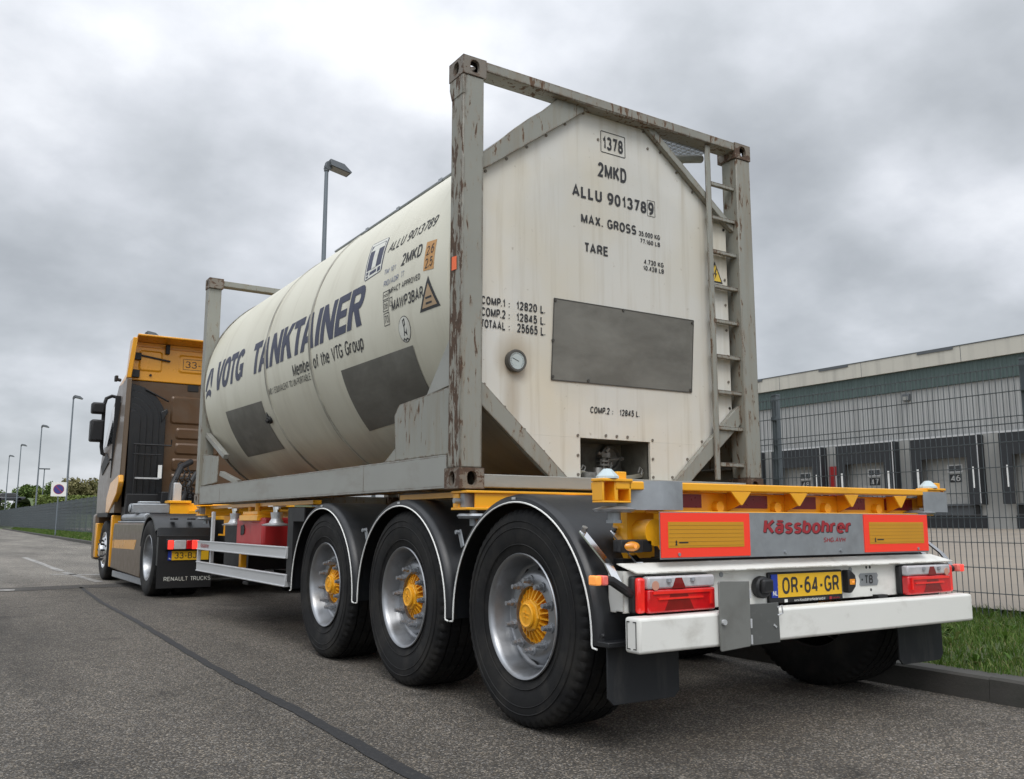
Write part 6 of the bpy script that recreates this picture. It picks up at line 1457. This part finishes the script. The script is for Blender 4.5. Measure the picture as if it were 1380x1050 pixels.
WB(mb, 'fascia_joint', M['lamp_head'], smooth=0)
wl_ = WB(MB().box(WX-.22, WX-.001, 25.55, 25.95, 7.75, 8.15), 'wall_lamp', M['lamp_head'], bevel=.03)
build(MB().box(WX-.226, WX-.2205, 25.6, 25.9, 7.79, 8.0), 'lamp_lens', M['lamp_lens'], wl_, origin=WPOS[WH.name], smooth=0)
M['shelter'] = paint('shelter_black', (0.016, 0.018, 0.021), 0.6, 0, 0.25); M['door_grey'] = paint('dock_door_grey', (0.30, 0.30, 0.285), 0.55, 0, 0.08, dirt=(0.2, 0.2, 0.19), dscale=(2, 2, 3))
M['edge_alu'] = paint('shelter_edge', (0.55, 0.55, 0.55), 0.4, 0.3, 0.05); M['stripe'] = paint('guide_white', (0.72, 0.72, 0.70), 0.5); M['dock_number'] = paint('dock_number_grey', (0.42, 0.42, 0.41), 0.5)
def dock(num, y):
    """y: right-hand (near) outer edge; the shelter is 3.75 m wide"""
    y1 = y+3.78; xf = WX-.62; B_ = lambda m, n, mat, **k: build(m, n, mat, ds, origin=WPOS[WH.name], smooth=0, **k)
    mb = MB(); mb.box(xf+.02, WX-.001, y, y+.06, 1.9, 5.45); mb.box(xf+.02, WX-.001, y1-.06, y1, 1.9, 5.45); mb.box(xf+.02, WX-.001, y, y1, 5.4505, 5.50)
    mb.box(xf, xf+.018, y, y+.62, 1.9, 4.359); mb.box(xf, xf+.018, y1-.62, y1, 1.9, 4.359); mb.box(xf, xf+.018, y, y1, 4.36, 5.50)
    ds = WB(mb, 'dock_shelter', M['shelter'], smooth=0)
    e = MB(); e.box(xf-.012, xf-.001, y-.005, y+.045, 1.95, 5.47); e.box(xf-.012, xf-.001, y, y1, 5.475, 5.53); B_(e, 'shelter_edge', M['edge_alu'])
    e = MB(); e.box(xf-.006, xf-.001, y+.28, y+.40, 2.75, 3.85); e.box(xf-.006, xf-.001, y1-.42, y1-.30, 2.75, 3.85); B_(e, 'guide_stripe', M['stripe'])
    dr = MB(); dr.box(WX-.06, WX-.005, y+.55, y1-.55, 1.95, 4.5)
    for k in range(4): dr.box(WX-.064, WX-.0605, y+.55, y1-.55, 2.45+.5*k, 2.462+.5*k)
    door = WB(dr, 'dock_door', M['door_grey'], smooth=0)
    D_ = lambda m, n, mat: build(m, n, mat, door, origin=WPOS[WH.name], smooth=0, recalc=False)
    yc_ = y+1.62
    D_(MB().box(WX-.075, WX-.065, yc_-.42, yc_+.42, 3.62, 4.04), 'window_frame', M['edge_alu']); q = MB(); q.box(WX-.08, WX-.0755, yc_-.36, yc_-.02, 3.68, 3.98); q.box(WX-.08, WX-.0755, yc_+.02, yc_+.36, 3.68, 3.98); D_(q, 'window_pane', M['dark_glass'])
    if num:
        D_(MB().box(WX-.073, WX-.066, yc_-.34, yc_+.34, 3.10, 3.53), 'number_board', M['black'])
        q = MB(); lettering(q, num, (WX-.078, yc_+.27, 3.16), (0, -1, 0), EZ, .54, .31, bold=0.187); D_(q, 'number', M['dock_number'])
    lv = MB(); lv.box(WX-.05, WX-.002, y+.35, y1-.35, 1.36, 1.84); lv.box(WX-.35, WX-.002, y+.5, y1-.5, 1.86, 1.92); lo_ = WB(lv, 'dock_leveller', M['lamp_head'], smooth=0)
    q = MB(); q.box(WX-.12, WX-.051, y+.42, y+.72, 1.42, 1.86); q.box(WX-.12, WX-.051, y1-.72, y1-.42, 1.42, 1.86); build(q, 'bumper_block', M['black'], lo_, origin=WPOS[WH.name], smooth=0)
    q = MB(); q.box(WX-.04, WX-.002, y+.12, y1-.30, .70, 1.34); build(q, 'leveller_pit', M['shelter'], lo_, origin=WPOS[WH.name], smooth=0)
for num, y in (('', 11.84), ('', 16.72), ('46', 21.60), ('47', 26.48), ('48', 31.36), ('', 36.24), ('', 41.12)): dock(num, y)
rd = WB(MB().box(WX-.06, WX-.001, 30.45, 31.22, 1.9, 4.33), 'fire_door', M['red_box'], smooth=0)
build(MB().box(WX-.066, WX-.0605, 30.52, 30.78, 3.1, 3.75), 'door_notice', M['edge_alu'], rd, origin=WPOS[WH.name], smooth=0)
mb = MB(); mb.box(WX-.008, WX-.001, WY0, WY1, 5.56, 5.64); WB(mb, 'cladding_flashing', M['edge_alu'], smooth=0)

#@@TREES
# ------------------------------------------------------------------ distant trees, hedge, parked car
def crown_mesh(c, rx, rz, n, ls, conical=False):
    c = np.array(c); k = 9
    cen = rng.normal(size=(k, 3)); cen /= np.linalg.norm(cen, axis=1)[:, None]; cen *= (rng.random(k)*.55+.25)[:, None]*np.array([rx, rx, rz])
    rad = (rng.random(k)*.28+.34)
    idx = rng.integers(0, k, n); d = rng.normal(size=(n, 3)); d /= np.linalg.norm(d, axis=1)[:, None]
    p = cen[idx]+d*((rng.random(n)**.4)*rad[idx])[:, None]*np.array([rx, rx, rz])
    if conical:
        t = rng.random(n); a = rng.random(n)*6.283; r_ = rx*(1-t)**.9*(rng.random(n)**.5)
        p = np.stack([r_*np.cos(a), r_*np.sin(a), (t*2-1)*rz], 1)
    p += c
    u = rng.normal(size=(n, 3)); u /= np.linalg.norm(u, axis=1)[:, None]; w = np.cross(u, rng.normal(size=(n, 3))); w /= np.linalg.norm(w, axis=1)[:, None]
    s_ = (ls*(.6+rng.random(n)*.8))[:, None]
    V = np.stack([p-u*s_, p-w*s_*.5, p+u*s_, p+w*s_*.5], 1).reshape(-1, 3)
    return V, n
def quads_object(name, V, n, mat, parent, origin):
    me = bpy.data.meshes.new(name); V = V-np.array(origin)
    me.vertices.add(len(V)); me.vertices.foreach_set('co', V.ravel().astype(np.float32)); me.loops.add(4*n); me.loops.foreach_set('vertex_index', np.arange(4*n, dtype=np.int32))
    me.polygons.add(n); me.polygons.foreach_set('loop_start', (np.arange(n)*4).astype(np.int32)); me.update(calc_edges=True); me.materials.append(mat)
    o = bpy.data.objects.new(name, me); COL.objects.link(o); o.parent = parent; WPOS[o.name] = Vector(origin); return o
LM = {'mid': leaf_mat('leaf_mid', (0.060, 0.098, 0.024), (0.125, 0.18, 0.045)), 'bright': leaf_mat('leaf_bright', (0.10, 0.14, 0.032), (0.20, 0.24, 0.07)), 'tan': leaf_mat('leaf_tan', (0.13, 0.12, 0.05), (0.23, 0.21, 0.10)), 'dark': leaf_mat('leaf_dark', (0.02, 0.035, 0.016), (0.045, 0.065, 0.03))}
def tree(x, y, zb, h, r_, kind, label, conical=False, n=2200):
    t = root('tree', (x, y, zb), label, 'tree', 'distant trees behind the mesh fence')
    mb = MB(); mb.cyl((x, y, zb-.5), (x, y, zb+h*.55), h*.03+.05, h*.012, n=8)
    for k in range(5):
        a = k*1.26+x; z0 = zb+h*(.25+.05*k); mb.cyl((x, y, z0), (x+r_*.6*math.cos(a), y+r_*.6*math.sin(a), z0+h*.25), .07, .02, n=5)
    build(mb, 'trunk', M['bark'], t)
    V, n2 = crown_mesh((x, y, zb+h*.56), r_*1.18, h*.48, n, .22, conical); quads_object('crown', V, n2, LM[kind], t, (x, y, zb))
specs = [(5.0, 172, 3.3, 4.4, .75, 'dark', 'narrow dark pointed conifer at the left edge of the trees', True),
         (6.0, 190, 1.0, 5.9, 2.3, 'mid', 'small round tree beside the pointed conifer', False), (7.6, 150, 3.0, 3.5, 1.5, 'mid', 'low green tree between the two farthest lamp posts', False), (9.2, 160, 3.0, 3.8, 1.9, 'bright', 'round fresh green tree left of the small distant lamp post', False),
         (11.3, 170, 2.8, 4.2, 2.0, 'mid', 'green tree directly right of the small distant lamp post', False), (12.0, 150, 3.0, 4.4, 1.9, 'mid', 'green tree rising behind the round blue sign', False), (13.2, 145, 2.6, 5.2, 2.0, 'tan', 'tall tawny tree just right of the round blue sign', False),
         (15.2, 150, 2.6, 4.6, 1.9, 'bright', 'light green bushy tree near the truck cab', False), (16.6, 146, 2.6, 4.9, 2.0, 'tan', 'half bare brownish tree next to the truck cab', False), (18.2, 150, 2.6, 4.6, 2.1, 'bright', 'pale green tree cut off by the truck cab', False), (20.4, 152, 2.6, 4.9, 2.2, 'mid', 'green tree seen through the gap behind the truck mirrors', False)]
for s_ in specs: tree(*s_[:6], s_[6], s_[7])
# hedge on the bank, one clipped row
hx = MB(); 
hr = root('hedge', (14, 113, 2.2), 'low green hedge along the bank behind the mesh fence', 'hedge')
V = []; n = 14000
P_ = np.stack([6+rng.random(n)*26, 112+rng.random(n)*3.0, 1.9+rng.random(n)**.7*2.1], 1); u = rng.normal(size=(n, 3)); u /= np.linalg.norm(u, axis=1)[:, None]; w = np.cross(u, rng.normal(size=(n, 3))); w /= np.linalg.norm(w, axis=1)[:, None]; s_ = .2
quads_object('hedge_leaves', np.stack([P_-u*s_, P_-w*s_*.5, P_+u*s_, P_+w*s_*.5], 1).reshape(-1, 3), n, LM['bright'], hr, (14, 113, 2.2))
cr = root('parked_car', (5.4, 146, 3.75), 'dark car parked on the bank at the left edge of the photo', 'car')
mb = loft([[(x, y, z) for x, y in ((3.3, 145.1), (3.3, 146.9), (7.5, 146.9), (7.5, 145.1))] for z in (4.0, 4.55)])
mb2 = MB(); mb2.prism([(3.7, 4.55), (4.3, 5.1), (6.1, 5.12), (6.8, 4.55)], 'y', 145.25, 146.75); mb.add(mb2.v, mb2.f)
build(mb, 'body', paint('car_dark', (0.03, 0.033, 0.04), .25, .4, .05, coat=.6), cr, bevel=.12)
mb = MB(); mb.prism([(4.0, 4.6), (4.4, 5.02), (6.0, 5.04), (6.5, 4.6)], 'y', 145.235, 145.248); build(mb, 'side_window', M['dark_glass'], cr, smooth=0)
for x in (4.1, 6.7):
    for y in (145.2, 146.7):
        mb = MB(); mb.cyl((x, y-.1, 4.05), (x, y+.1, 4.05), .33, n=18); build(mb, 'wheel', M['rubber'], cr)
# tall weed stalk at the fence foot
wr_ = root('weed', (3.38, 1.6, .22), 'thin dry weed stalk at the foot of the mesh fence', 'plant')
mb = MB(); mb.tube([(3.38, 1.6, .2), (3.37, 1.59, .5), (3.385, 1.55, .75), (3.38, 1.52, 1.02)], .004, 5)
for k in range(9):
    z = .45+.06*k; mb.tube([(3.38, 1.57, z), (3.38+.03*math.cos(k*2.1), 1.57+.05*math.sin(k*2.1), z+.05)], .006, 5)
build(mb, 'stalk', M['bark'], wr_)
